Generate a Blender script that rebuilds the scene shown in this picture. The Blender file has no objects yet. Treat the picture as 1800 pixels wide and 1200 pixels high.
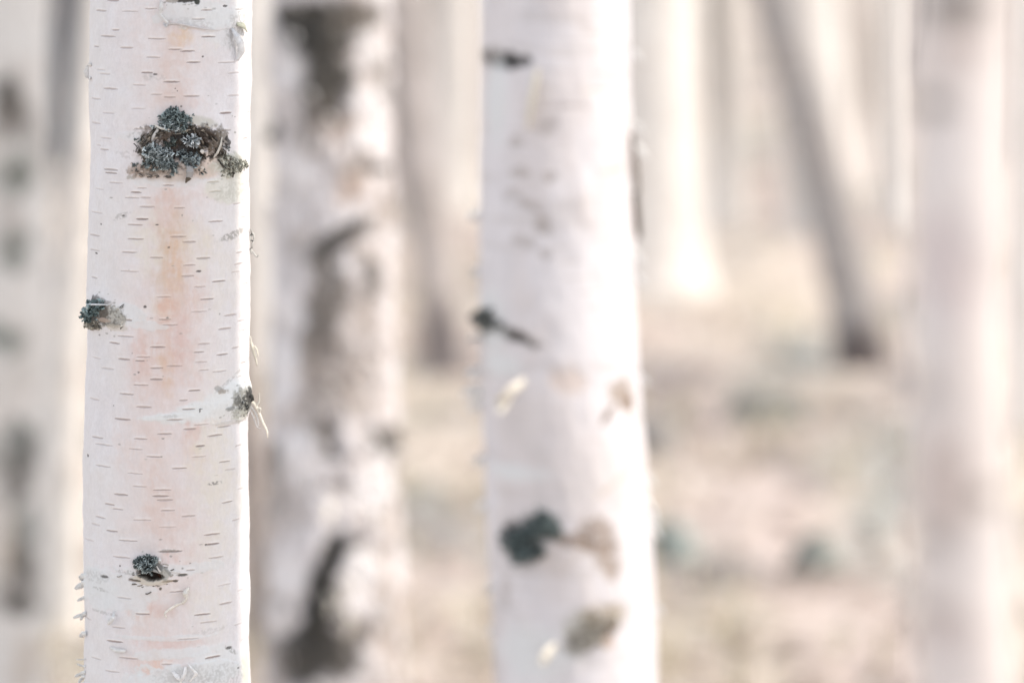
import bpy, math, random
import numpy as np
from mathutils import Vector

random.seed(7)
RNG = np.random.default_rng(11)
C = bpy.context.scene.collection

# ------------------------------------------------------------------ camera model (photo frame 1800 x 1200)
F = 6750.0                       # 135 mm lens on a 36 mm sensor, in photo pixels
ZC = 1.5                         # camera height
AL = math.atan(800.0 / F)        # camera looks down a little: the horizon lies above the frame
CA, SA = math.cos(AL), math.sin(AL)


def project(x, y, z):
    dz = z - ZC
    dep = y * CA - dz * SA
    v = y * SA + dz * CA
    return 900 + F * x / dep, 600 - F * v / dep, dep


def ray(px, py):
    r, u = (px - 900) / F, (600 - py) / F
    return np.array([r, CA + u * SA, -SA + u * CA])


def on_plane(px, py, yw):
    d = ray(px, py)
    return np.array([0, 0, ZC]) + d * (yw / d[1])


def ground_y(py):
    d = ray(900, py)
    return d[1] * (ZC / -d[2])


# ------------------------------------------------------------------ noise
def _hash(ix, iy, seed):
    n = (ix.astype(np.int64) * 374761393 + iy.astype(np.int64) * 668265263 + seed * 974711) & 0xFFFFFFFF
    n = ((n ^ (n >> 13)) * 1274126177) & 0xFFFFFFFF
    n = n ^ (n >> 16)
    return (n & 0xFFFF) / 65535.0


def vnoise(x, y, seed=0):
    ix, iy = np.floor(x), np.floor(y)
    fx, fy = x - ix, y - iy
    fx = fx * fx * (3 - 2 * fx)
    fy = fy * fy * (3 - 2 * fy)
    a, b = _hash(ix, iy, seed), _hash(ix + 1, iy, seed)
    c, d = _hash(ix, iy + 1, seed), _hash(ix + 1, iy + 1, seed)
    return (a * (1 - fx) + b * fx) * (1 - fy) + (c * (1 - fx) + d * fx) * fy


def fbm(x, y, seed=0, octs=4):
    s, a, t = 0, 0.5, 0
    for o in range(octs):
        s = s + a * vnoise(x * 2 ** o, y * 2 ** o, seed + o * 17)
        t += a
        a *= 0.5
    return s / t


def sstep(e0, e1, x):
    t = np.clip((x - e0) / (e1 - e0), 0, 1)
    return t * t * (3 - 2 * t)


# ------------------------------------------------------------------ materials
def attr_material(name, rough=0.7, noise_scale=900.0, noise_amt=0.12, bump=0.0, translucent=0.0, stretch=(1, 1, 1)):
    m = bpy.data.materials.new(name)
    m.use_nodes = True
    nt = m.node_tree
    N, L = nt.nodes, nt.links
    bsdf = N['Principled BSDF']
    bsdf.inputs['Roughness'].default_value = rough
    bsdf.inputs['Specular IOR Level'].default_value = 0.25
    at = N.new('ShaderNodeAttribute')
    at.attribute_name = 'albedo'
    tc = N.new('ShaderNodeTexCoord')
    mp = N.new('ShaderNodeMapping')
    mp.inputs['Scale'].default_value = stretch
    nz = N.new('ShaderNodeTexNoise')
    nz.inputs['Scale'].default_value = noise_scale
    nz.inputs['Detail'].default_value = 4
    L.new(tc.outputs['Object'], mp.inputs['Vector'])
    L.new(mp.outputs['Vector'], nz.inputs['Vector'])
    mr = N.new('ShaderNodeMapRange')
    mr.inputs['From Min'].default_value = 0.25
    mr.inputs['From Max'].default_value = 0.75
    mr.inputs['To Min'].default_value = 1 - noise_amt
    mr.inputs['To Max'].default_value = 1 + noise_amt
    L.new(nz.outputs['Fac'], mr.inputs['Value'])
    mx = N.new('ShaderNodeVectorMath')
    mx.operation = 'SCALE'
    L.new(at.outputs['Color'], mx.inputs[0])
    L.new(mr.outputs['Result'], mx.inputs['Scale'])
    L.new(mx.outputs['Vector'], bsdf.inputs['Base Color'])
    if bump:
        bp = N.new('ShaderNodeBump')
        bp.inputs['Strength'].default_value = bump
        bp.inputs['Distance'].default_value = 0.002
        L.new(nz.outputs['Fac'], bp.inputs['Height'])
        L.new(bp.outputs['Normal'], bsdf.inputs['Normal'])
    if translucent:
        tr = N.new('ShaderNodeBsdfTranslucent')
        L.new(mx.outputs['Vector'], tr.inputs['Color'])
        ms = N.new('ShaderNodeMixShader')
        ms.inputs['Fac'].default_value = translucent
        L.new(bsdf.outputs['BSDF'], ms.inputs[1])
        L.new(tr.outputs['BSDF'], ms.inputs[2])
        L.new(ms.outputs['Shader'], N['Material Output'].inputs['Surface'])
    return m


MAT_BARK = attr_material('birch_bark', 0.62, 420, 0.035, 0.05, stretch=(1, 1, 0.6))
MAT_FARBARK = attr_material('weathered_bark', 0.75, 60, 0.22, 0.3, stretch=(1, 1, 0.5))
MAT_LICHEN = attr_material('lichen', 0.9, 600, 0.25)
MAT_CURL = attr_material('peeling_bark', 0.6, 500, 0.08, translucent=0.18)
MAT_SCAR = attr_material('scar_wood', 0.85, 800, 0.3)
MAT_LITTER = attr_material('leaf_litter', 0.85, 30, 0.25, translucent=0.2)
MAT_STONE = attr_material('lichened_stone', 0.9, 14, 0.35, 0.5)


# ------------------------------------------------------------------ object helpers
def link_mesh(name, verts, faces, cols, mat, parent=None, smooth=True):
    me = bpy.data.meshes.new(name)
    verts = np.asarray(verts, dtype=np.float32)
    off = np.array(parent.location) if parent else np.zeros(3)
    p = parent
    while p is not None and p.parent is not None:
        p = p.parent
        off = off + np.array(p.location)
    verts = verts - off.astype(np.float32)
    faces = np.asarray(faces, dtype=np.int32)
    k = faces.shape[1]
    me.vertices.add(len(verts))
    me.vertices.foreach_set('co', verts.ravel())
    me.loops.add(faces.size)
    me.loops.foreach_set('vertex_index', faces.ravel())
    me.polygons.add(len(faces))
    me.polygons.foreach_set('loop_start', np.arange(0, faces.size, k, dtype=np.int32))
    if smooth:
        me.polygons.foreach_set('use_smooth', np.ones(len(faces), dtype=bool))
    me.update(calc_edges=True)
    a = me.attributes.new('albedo', 'FLOAT_COLOR', 'POINT')
    rgba = np.ones((len(verts), 4), dtype=np.float32)
    rgba[:, :3] = np.asarray(cols, dtype=np.float32)
    a.data.foreach_set('color', rgba.ravel())
    me.materials.append(mat)
    o = bpy.data.objects.new(name, me)
    C.objects.link(o)
    if parent:
        o.parent = parent
    return o


def thing(name, label, cat, loc, group=None):
    o = bpy.data.objects.new(name, None)
    o.empty_display_size = 0.1
    C.objects.link(o)
    o.location = tuple(float(v) for v in loc)
    o['label'] = label
    o['category'] = cat
    if group:
        o['group'] = group
    return o


class Acc:
    """collects ribbons / lumps with per-vertex colour into one mesh"""

    def __init__(self):
        self.v, self.f, self.c = [], [], []

    def ribbon(self, pts, sides, norms, th, cols):
        b = len(self.v)
        n = len(pts)
        for p, s, nn, c in zip(pts, sides, norms, cols):
            for q in (p - s + nn * th, p + s + nn * th, p + s - nn * th, p - s - nn * th):
                self.v.append(q)
                self.c.append(c)
        for i in range(n - 1):
            for k in range(4):
                a0, a1 = b + i * 4 + k, b + i * 4 + (k + 1) % 4
                self.f.append((a0, a1, a1 + 4, a0 + 4))
        self.f.append((b, b + 3, b + 2, b + 1))
        e = b + (n - 1) * 4
        self.f.append((e, e + 1, e + 2, e + 3))

    def build(self, name, mat, parent=None, smooth=False):
        return link_mesh(name, self.v, self.f, self.c, mat, parent, smooth)


# ------------------------------------------------------------------ a tree trunk
class Trunk:
    """path: (py, centre px, half width px) rows from top to bottom, for a tree standing at world depth yw"""

    def __init__(self, yw, path):
        self.yw = yw
        p = sorted(path)
        self.py = np.array([a[0] for a in p], float)
        self.cx = np.array([a[1] for a in p], float)
        self.hw = np.array([a[2] for a in p], float)

    def axis(self, z):
        _, py, dep = project(0.0, self.yw, z)
        cx = np.interp(py, self.py, self.cx)
        # carry the lean on beyond the frame
        s0 = (self.cx[1] - self.cx[0]) / (self.py[1] - self.py[0])
        s1 = (self.cx[-1] - self.cx[-2]) / (self.py[-1] - self.py[-2])
        cx = cx + np.where(py < self.py[0], np.maximum(py - self.py[0], -3000) * s0 * 0.6, 0) \
            + np.where(py > self.py[-1], (py - self.py[-1]) * s1 * 0.6, 0)
        hw = np.interp(py, self.py, self.hw)
        return (cx - 900) * dep / F, hw * dep / F

    def mpp(self, z):
        return project(0.0, self.yw, z)[2] / F

    def surf(self, X, Y):
        """point on the bark under photo pixel X, Y -> point, theta, z, normal, hit"""
        d = ray(X, Y)
        z = on_plane(X, Y, self.yw)[2]
        hit = True
        for _ in range(4):
            cx, r = self.axis(z)
            dx, dy = d[0], d[1]
            a = dx * dx + dy * dy
            b = -2 * (dx * cx + dy * self.yw)
            c = cx * cx + self.yw ** 2 - r * r
            q = b * b - 4 * a * c
            hit = q > 0
            t = (-b - math.sqrt(max(q, 0))) / (2 * a)
            pt = np.array([0, 0, ZC]) + d * t
            z = pt[2]
        cx, r = self.axis(z)
        th = math.atan2(pt[0] - cx, -(pt[1] - self.yw))
        n = np.array([math.sin(th), -math.cos(th), 0.0])
        return pt, th, z, n, hit

    def grid(self, ntheta, nvis, ztop=9.0, front=0.8, margin=40):
        zlo = max(on_plane(900, 1200 + margin, self.yw)[2], -0.05)
        zhi = on_plane(900, -margin, self.yw)[2]
        zhi = max(zhi, zlo + 0.3)
        lo = np.linspace(-0.2, zlo, 14)[:-1]
        if zlo <= -0.04:
            lo = np.array([-0.2, -0.12])
        mid = np.linspace(zlo, zhi, nvis)
        hi = zhi + (ztop - zhi) * np.linspace(0, 1, 26)[1:] ** 1.6 if ztop > zhi + 0.2 else np.array([])
        self.z = np.concatenate([lo, mid, hi])
        nf = int(ntheta * front)
        fr = np.linspace(-1.75, 1.75, nf)
        bk = np.linspace(1.75, 2 * math.pi - 1.75, ntheta - nf + 2)[1:-1]
        self.th = np.concatenate([fr, bk])
        self.T, self.Z = np.meshgrid(self.th, self.z)
        cx, r = self.axis(self.z)
        taper = np.where(self.z > zhi, 1 - 0.55 * (self.z - zhi) / max(ztop - zhi, 0.1), 1.0)
        flare = 1 + 0.18 * np.exp(-np.maximum(self.z, 0) / 0.07)
        self.r = r * taper * flare
        self.cxw = cx
        self.R = np.repeat(self.r[:, None], len(self.th), 1)
        self.M = self.mpp(1.0)
        Tw = np.where(self.T > math.pi, self.T - 2 * math.pi, self.T)
        self.Tw = Tw
        self.A = Tw * self.R / self.M            # arc length in photo pixels
        self.B = -self.Z / self.M                # height in photo pixels, downwards
        self.disp = np.zeros_like(self.T)
        self.col = np.zeros(self.T.shape + (3,))

    def window(self, z0, half):
        i0 = np.searchsorted(self.z, z0 - half * self.M)
        i1 = np.searchsorted(self.z, z0 + half * self.M)
        return slice(i0, i1)

    def patch(self, X, Y, rx, ry, col=None, alpha=1.0, soft=0.5, ang=0.0, wob=0.3, wscale=None, d=0.0, seed=0,
              breakup=0.0, streak=0.0):
        """an irregular elliptic mark on the bark: colour and/or relief (d in mm)"""
        _, th, z, _, _ = self.surf(X, Y)
        rx = rx / max(math.cos(th), 0.4) if abs(th) < 1.5 else rx
        w = self.window(z, 1.6 * (rx * abs(math.sin(ang)) + ry) + 8)
        if w.stop <= w.start:
            return
        r0 = self.R[w] / self.M
        dth = self.Tw[w] - th
        a = dth * r0
        b = -(self.Z[w] - z) / self.M
        ca, sa = math.cos(ang), math.sin(ang)
        u = (a * ca + b * sa) / rx
        v = (-a * sa + b * ca) / ry
        q = np.sqrt(u * u + v * v)
        ws = wscale or 2.5 / max(min(rx, ry), 1)
        q = q + wob * (fbm((a * 0.8 + b * 0.6) * ws + 50 + seed * 7.3, (b * 0.8 - a * 0.6) * ws * 1.1 + seed * 3.1, 3 + seed) - 0.5) * 2
        m = sstep(1 + soft * 0.5, 1 - soft * 0.5, q) if soft > 0 else (q < 1).astype(float)
        if breakup:
            m = m * sstep(breakup - 0.12, breakup + 0.12,
                          fbm((a * 0.85 + b * 0.53) * 0.26 + seed, (b * 0.85 - a * 0.53) * 0.3, 40 + seed, 4))
        if streak:
            wr_ = fbm(a * 0.05 + 7, b * 0.04 + seed, 63, 3) * 30
            sn = 0.45 * fbm(a * 0.16 + wr_ * 0.10 + seed, b * 0.022 + wr_ * 0.02, 60 + seed, 4) \
                + 0.55 * fbm((a + b * 0.4) * 0.05 + wr_ * 0.05, (b - a * 0.3) * 0.09 + seed + wr_ * 0.06, 61 + seed, 5)
            m = m * (1 - streak + streak * 2 * sstep(0.30, 0.72, sn))
            m = np.clip(m, 0, 1.25)
        if col is not None:
            mm = (m * alpha)[..., None]
            self.col[w] = self.col[w] * (1 - mm) + np.array(col) * mm
        if d:
            self.disp[w] += m * d * 0.001

    def lenticel(self, x1, x2, Y, s=1.0, h=1.5, col=(0.20, 0.15, 0.14)):
        _, t1, z, _, h1 = self.surf(x1, Y)
        _, t2, _, _, h2 = self.surf(x2, Y)
        w = self.window(z, 9)
        tc, tl = (t1 + t2) / 2, max(abs(t2 - t1) / 2, 0.012)
        u = (self.Tw[w] - tc) / tl
        b = -(self.Z[w] - z) / self.M + 0.9 * (fbm(u * 2.2 + x1, u * 0 + Y, 9, 3) - 0.5)
        prof = np.clip(1 - np.abs(u) ** 2.6, 0, 1)
        m = sstep(h * 0.5 + 0.75, h * 0.5 - 0.55, np.abs(b) / np.maximum(prof, 0.05) ** 0.6) * (prof > 0)
        lip = np.exp(-((b + 2.6) / 1.5) ** 2) * np.clip(1 - np.abs(u / 1.12) ** 3, 0, 1)
        lip2 = np.exp(-((b - 2.6) / 1.4) ** 2) * np.clip(1 - np.abs(u / 1.1) ** 3, 0, 1)
        mm = (m * 0.85 * s)[..., None]
        ll = (lip * 0.55 * s)[..., None]
        c = self.col[w]
        c = c * (1 - ll) + np.array((0.84, 0.80, 0.78)) * ll
        self.col[w] = c * (1 - mm) + np.array(col) * mm
        self.disp[w] += (lip * 0.35 + lip2 * 0.2 - m * 0.55) * 0.001 * s

    def build(self, parent, mat=None, name='trunk'):
        nz, nt = self.T.shape
        r = self.R + self.disp
        x = self.cxw[:, None] + r * np.sin(self.T)
        y = self.yw - r * np.cos(self.T)
        v = np.stack([x, y, self.Z], -1).reshape(-1, 3)
        i = np.arange(nz - 1)[:, None] * nt
        j = np.arange(nt)[None, :]
        j2 = (j + 1) % nt
        f = np.stack([i + j, i + j2, i + nt + j2, i + nt + j], -1).reshape(-1, 4)
        return link_mesh(name, v, f, np.clip(self.col, 0.004, 0.88).reshape(-1, 3), mat or MAT_BARK, parent)

    # ---------------- generic old birch bark
    def birch_bark(self, seed, base=(0.68, 0.655, 0.655), blot=(0.30, 0.275, 0.26), blot_amt=0.35, scale=1.0, relief=1.5,
                   bands=0.35):
        A, B = self.A * self.M * 40 * scale, self.B * self.M * 40 * scale
        n1 = fbm(A * 0.55 + seed, B * 0.28, seed)
        n2 = fbm(A * 2.2 + 9 + seed, B * 1.2, seed + 5)
        n3 = fbm(A * 0.25 + seed * 2, B * 2.6, seed + 9)
        c = np.array(base) * (0.90 + 0.22 * n2)[..., None]
        tint = sstep(0.45, 0.65, n1)[..., None]
        c = c * (1 - tint * 0.16) + np.array((0.62, 0.50, 0.43)) * tint * 0.16
        g = sstep(0.62 - 0.25 * blot_amt, 0.80 - 0.25 * blot_amt, 0.6 * n1 + 0.4 * n2)[..., None] * min(1, blot_amt * 2)
        c = c * (1 - g) + np.array(blot) * (0.7 + 0.6 * n2)[..., None] * g
        bnd = sstep(0.60, 0.72, n3)[..., None] * bands
        c = c * (1 - bnd) + np.array((0.42, 0.38, 0.36)) * bnd
        self.col[:] = c
        self.disp += (n2 - 0.5) * relief * 0.002 + (n1 - 0.5) * relief * 0.004


def curl(acc, T, pts, w, lift, twist, col, th=0.00018, sub=5):
    """a strip of peeling bark following photo pixels pts over trunk T; w in px, lift in mm, twist in degrees"""
    n = len(pts)
    def prep(v):
        return [v] * n if not hasattr(v, '__len__') else list(v)
    w, lift, twist = prep(w), prep(lift), prep(twist)
    ts = np.linspace(0, n - 1, (n - 1) * sub + 1)
    k = np.arange(n)
    # smooth path by quadratic blend
    X = np.interp(ts, k, [p[0] for p in pts])
    Y = np.interp(ts, k, [p[1] for p in pts])
    for _ in range(2):
        X[1:-1] = (X[:-2] + 2 * X[1:-1] + X[2:]) / 4
        Y[1:-1] = (Y[:-2] + 2 * Y[1:-1] + Y[2:]) / 4
    Wd, Lf, Tw = np.interp(ts, k, w), np.interp(ts, k, lift), np.interp(ts, k, twist)
    P, Nn = [], []
    for x, y, l in zip(X, Y, Lf):
        pt, th_, z, nrm, hit = T.surf(x, y)
        if not hit:
            pt = on_plane(x, y, T.yw)
            nrm = np.array([0.0, -1.0, 0.0])
        P.append(pt + nrm * l * 0.001)
        Nn.append(nrm)
    sides, norms, cols = [], [], []
    m = T.mpp(1.0)
    for i in range(len(P)):
        t = P[min(i + 1, len(P) - 1)] - P[max(i - 1, 0)]
        t = t / (np.linalg.norm(t) + 1e-9)
        s = np.cross(t, Nn[i])
        s /= np.linalg.norm(s) + 1e-9
        nn = np.cross(s, t)
        a = math.radians(Tw[i])
        s2 = s * math.cos(a) + nn * math.sin(a)
        n2 = -s * math.sin(a) + nn * math.cos(a)
        jit = 1 + 0.25 * (random.random() - 0.5)
        sides.append(s2 * Wd[i] * 0.5 * m * jit)
        norms.append(n2)
        f = 0.93 + 0.14 * random.random()
        cols.append(np.array(col) * f)
    acc.ribbon(P, sides, norms, th, cols)


def lichen(T, spots, count, size, parent, height=5.0, tips=(0.47, 0.54, 0.55), base=(0.016, 0.022, 0.024),
           mid=(0.075, 0.10, 0.105), name='lichen_tuft', down=0.25):
    """a tuft of small forked leafy lobes; spots = (X, Y, rx, ry) ellipses in photo pixels, size in px"""
    acc = Acc()
    m = T.mpp(1.0)
    rnd = random.Random(int(spots[0][0] * 7 + spots[0][1]))
    tot = sum(s[2] * s[3] for s in spots)
    for (X, Y, rx, ry) in spots:
        for _ in range(max(4, int(count * rx * ry / tot))):
            a, q = rnd.random() * 6.283, math.sqrt(rnd.random())
            ex = q * (0.8 + 0.35 * math.sin(3 * a + X))
            x, y = X + rx * ex * math.cos(a), Y + ry * ex * math.sin(a)
            pt, th_, z, nrm, hit = T.surf(x, y)
            if not hit:
                pt = on_plane(x, y, T.yw)
                nrm = np.array([np.sign(x - X) * 0.5 + (-0.5 if X < 300 else 0.5), -0.7, 0.0])
                nrm /= np.linalg.norm(nrm)
            h0 = height * (1 - q * q) * rnd.uniform(0.15, 1.0)
            p = pt + nrm * h0 * 0.001
            side = np.cross(nrm, (0, 0, 1.0))
            side /= np.linalg.norm(side) + 1e-9
            d = nrm * rnd.uniform(0.2, 1.0) + side * (math.cos(a) * q * -0.9 + rnd.gauss(0, 0.45)) \
                + np.array([0, 0, -math.sin(a) * q * 0.9 - down + rnd.gauss(0, 0.45)])
            d /= np.linalg.norm(d)
            shade = rnd.random()
            tipc = np.array(tips) * (0.18 + 1.15 * shade ** 1.6)
            midc = np.array(mid) * (0.5 + 0.9 * rnd.random())
            bc = np.array(base)
            def lobe(p, d, L, w, c0, c1, c2):
                s = np.cross(d, (rnd.gauss(0, 1), rnd.gauss(0, 1), rnd.gauss(0, 1)))
                s /= np.linalg.norm(s) + 1e-9
                nn = np.cross(s, d)
                bend = nn * rnd.uniform(-0.5, 0.7)
                pts = [p, p + d * L * 0.5 + bend * L * 0.12, p + d * L + bend * L * 0.45]
                acc.ribbon(pts, [s * w * 0.6, s * w, s * w * 0.55], [nn] * 3, w * 0.16, [c0, c1, c2])
                return pts[1], s
            L = size * m * rnd.uniform(0.7, 1.5)
            w = L * rnd.uniform(0.16, 0.28)
            pm, s = lobe(p, d, L, w, bc, midc, tipc)
            for k in (-1, 1):
                if rnd.random() < 0.85:
                    d2 = d + s * k * rnd.uniform(0.6, 1.1)
                    d2 /= np.linalg.norm(d2)
                    lobe(pm, d2, L * 0.55, w * 0.7, midc, midc * 1.2, tipc)
    return acc.build(name, MAT_LICHEN, parent)


# ================================================================== TREE 1: the sharp birch
Y1 = 2.90
T1 = Trunk(Y1, [(-60, 302, 141.0), (0, 301.5, 141.0), (130, 300.5, 141.0), (300, 299.5, 141.0), (520, 297.5, 141.5),
                (700, 295, 142.5), (850, 293, 143.0), (1000, 292.5, 143.5), (1120, 293, 145), (1200, 294.5, 148),
                (1260, 295, 149)])
tree1 = thing('birch_tree', 'sharp pale pink birch trunk in front, with lenticel lines and blue-grey lichen knots',
              'birch tree', ((T1.axis(0.0)[0]), Y1, 0), 'birch trees of the grove')
T1.grid(640, 1250, front=0.84, margin=60)
A, B = T1.A, T1.B
rowY = project(0.0, Y1, T1.Z)[1]
base = np.array((0.695, 0.676, 0.699))
fine = fbm(A * 0.35, B * 0.03, 21, 3)
hor = fbm(A * 0.012, B * 0.12, 22, 4)
big = fbm(A * 0.012 + 3, B * 0.008, 23, 3)
grain = fbm(A * 0.5, B * 0.5, 24, 2)
W1, W2 = fbm(A * 0.03 + 40, B * 0.03, 26) * 60, fbm(A * 0.02, B * 0.05 + 9, 27) * 40
mott = fbm((A + W2) * 0.05, (B + W1) * 0.03, 28, 5)
fine = fbm((A + W1 * 0.5) * 0.42, (B + A * 0.3) * 0.045, 21, 3)
c = base * (1 + 0.03 * (fine - 0.5) + 0.03 * (hor - 0.5) + 0.09 * (grain - 0.5) + 0.17 * (mott - 0.5))[..., None]
m_ = sstep(0.5, 0.7, mott)[..., None] * 0.4
c = c * (1 - m_) + c * np.array((0.955, 0.985, 1.0)) * m_
m_ = sstep(0.42, 0.72, big)[..., None] * 0.35
c = c * (1 - m_) + np.array((0.69, 0.675, 0.665)) * (1 + 0.05 * (fine - 0.5))[..., None] * m_
T1.col[:] = c
T1.disp += (fbm(A * 0.014, B * 0.009, 31) - 0.5) * 0.0052 + (fbm(A * 0.10, B * 0.05, 32) - 0.5) * 0.0006 \
    + (fbm((A + W1) * 0.03, B * 0.25 + A * 0.02, 33, 3) - 0.5) * 0.00012 + (fine - 0.5) * 0.00004

PINK, TAN, ROSE, CREAM, FILM = (0.63, 0.485, 0.435), (0.58, 0.455, 0.355), (0.62, 0.425, 0.38), (0.69, 0.65, 0.585), (0.665, 0.685, 0.70)
k = 0
for Yb in (60, 380, 560, 700, 880, 1080):           # the broad pinkish flush of the inner bark
    T1.patch(296, Yb, 72, 150, (0.68, 0.585, 0.565), 0.42, soft=1.7, wob=0.5, wscale=0.02, seed=Yb, streak=0.4)
for (X, Y, rx, ry, col, al) in [
    (318, 66, 19, 15, (0.66, 0.47, 0.29), 0.8), (308, 110, 22, 90, PINK, 0.55), (300, 170, 26, 40, PINK, 0.45), (340, 178, 14, 9, ROSE, 0.35),
    (296, 350, 24, 22, PINK, 0.8), (345, 345, 45, 12, PINK, 0.35), (290, 390, 22, 60, PINK, 0.75), (316, 400, 16, 40, TAN, 0.45),
    (298, 470, 30, 62, TAN, 0.8), (308, 455, 18, 55, (0.62, 0.42, 0.28), 0.75), (262, 430, 26, 50, CREAM, 0.8), (350, 430, 22, 30, (0.66, 0.60, 0.48), 0.6),
    (322, 520, 40, 40, PINK, 0.75), (293, 545, 16, 26, (0.64, 0.38, 0.28), 0.75), (275, 545, 25, 20, CREAM, 0.5),
    (285, 620, 50, 48, PINK, 0.75), (312, 610, 26, 44, ROSE, 0.65), (245, 630, 14, 34, ROSE, 0.5), (292, 645, 12, 44, (0.62, 0.43, 0.28), 0.6),
    (258, 668, 30, 30, PINK, 0.4), (335, 665, 26, 14, PINK, 0.4), (336, 765, 12, 30, ROSE, 0.65), (350, 745, 20, 12, PINK, 0.4),
    (268, 758, 22, 16, PINK, 0.5), (275, 860, 22, 60, PINK, 0.55), (290, 925, 40, 36, PINK, 0.5), (240, 790, 40, 50, (0.70, 0.60, 0.57), 0.6),
    (374, 800, 30, 120, CREAM, 0.8), (345, 805, 16, 30, (0.68, 0.60, 0.48), 0.5), (400, 860, 28, 60, CREAM, 0.5), (400, 480, 36, 70, CREAM, 0.45),
    (298, 982, 14, 12, ROSE, 0.75), (325, 975, 30, 16, PINK, 0.45), (262, 1076, 34, 16, PINK, 0.65), (276, 1070, 18, 12, ROSE, 0.5),
    (250, 1110, 40, 12, PINK, 0.4), (300, 1131, 60, 9, ROSE, 0.55), (280, 1136, 20, 10, ROSE, 0.4), (268, 1172, 26, 22, (0.66, 0.43, 0.33), 0.75),
    (240, 1158, 30, 14, PINK, 0.45), (375, 1060, 34, 40, CREAM, 0.55), (375, 965, 34, 30, CREAM, 0.55), (290, 700, 20, 40, PINK, 0.25),
    (215, 890, 30, 40, (0.70, 0.62, 0.60), 0.35), (365, 80, 18, 16, CREAM, 0.4), (440, 100, 14, 60, CREAM, 0.5)]:
    k += 1
    T1.patch(X, Y, rx, ry, col, al * 0.6, soft=1.3, wob=0.6, wscale=0.06, seed=k, streak=0.7)
# grey-blue outer skin that has not peeled
for (X, Y, rx, ry, al, an) in [
    (355, 25, 75, 26, 0.75, 0.05), (420, 50, 40, 40, 0.5, 0), (200, 1035, 60, 40, 0.6, 0.05), (165, 1030, 30, 36, 0.7, 0), (330, 1000, 90, 10, 0.6, -0.03),
    (300, 1122, 90, 5, 0.6, 0), (320, 1148, 90, 9, 0.65, -0.05), (345, 1188, 95, 24, 0.85, 0.0), (395, 1165, 45, 30, 0.7, 0),
    (225, 548, 30, 14, 0.7, 0.1), (260, 572, 40, 8, 0.6, 0.08), (305, 320, 60, 10, 0.5, 0), (250, 1195, 40, 14, 0.6, 0), (235, 240, 30, 8, 0.4, 0)]:
    k += 1
    T1.patch(X, Y, rx, ry, FILM, al * 0.9, soft=0.3, ang=an, wob=0.6, wscale=0.07, seed=k, d=0.2)
# pale wedge sweeping to the right hand stub
for (X, Y, rx, ry, an) in [(400, 705, 48, 26, -0.22), (345, 722, 55, 15, -0.16), (290, 733, 45, 6, -0.05), (425, 690, 20, 34, 0)]:
    k += 1
    T1.patch(X, Y, rx, ry, (0.69, 0.71, 0.72), 0.8, soft=0.6, ang=an, wob=0.55, wscale=0.06, seed=k, d=0.35)

LENT = [
    (0, '350,430,3 275,340,75 450,565,82 615,700,64 1015,1090,74 950,1035,138 1250,1310,70 385,425,213 310,400,255 640,765,275 1015,1115,262 265,290,328 440,525,337 785,880,350 870,965,362 625,720,405 915,1008,441 1138,1250,445 275,335,490 300,365,520 590,670,513 1205,1285,518 753,858,578 530,622,600 325,415,623 655,740,667 753,833,686 893,1000,679 1200,1275,677 250,300,692 520,622,765 320,400,794 1140,1220,798 1340,1360,795 245,300,862 545,635,908 1145,1220,920 305,385,970 1310,1345,977 275,300,1020 300,360,1050 335,430,1190'),
    (300, '345,425,14 370,462,84 275,335,126 570,625,123 525,590,152 750,820,104 488,575,190 590,655,190 1060,1135,84 1075,1150,152 585,685,254 825,898,264 1240,1295,238 250,328,288 560,640,340 1075,1168,362 1295,1340,333 497,605,379 240,300,447 497,610,480 798,905,466 890,978,504 240,290,552 453,560,572 655,745,611 985,1080,620 1265,1310,580 893,973,667 1250,1310,662 453,570,705 880,965,743 1230,1285,718 240,270,748 1090,1185,783 970,1045,820 1310,1350,800 695,805,888 1010,1105,907 948,1055,995 1180,1260,1022 720,795,1047 1275,1315,1060 497,530,1050 745,845,1086 1140,1225,1117 435,540,1161 1305,1330,1125'),
    (600, '370,445,7 658,760,40 995,1072,20 1235,1280,50 250,305,110 435,515,122 560,650,108 553,615,135 965,1032,77 1130,1200,97 315,400,186 658,740,188 775,880,174 973,1050,148 995,1070,205 1100,1190,216 1300,1335,155 658,740,266 545,637,305 1270,1305,252 440,538,368 925,1005,346 235,292,397 862,915,413 560,665,459 880,965,477 400,512,543 775,880,550 890,973,615 965,1060,587 1135,1225,606 710,805,648 260,320,667 545,632,683 1060,1165,667 280,380,717 503,605,755 975,1033,736 1255,1295,738 632,740,808 940,1040,813 285,370,868 808,910,891 1140,1210,850 1180,1240,905 497,600,925 527,630,1016 680,800,1043 1270,1305,1040 675,783,1086 400,495,1072 705,815,1114 335,400,1140 390,465,1174 1160,1230,1135 730,825,1189'),
    (900, '270,335,30 240,295,78 540,655,52 880,975,31 1230,1280,60 350,425,126 720,838,106 1040,1143,162 440,560,195 210,245,185 1050,1140,230 400,520,310 1073,1170,326 720,880,278 510,590,475 770,850,480 1140,1230,520 795,895,560 415,525,598 1280,1320,557 553,650,713 1150,1235,650 975,1080,725 383,472,805 1010,1130,780 1255,1300,797 353,455,900 845,1000,897 440,565,1020 1040,1155,1027 735,810,1070 337,432,1110 240,300,1017 1305,1345,900 200,235,730 855,910,440 910,970,410')]
lr = random.Random(5)
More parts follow.
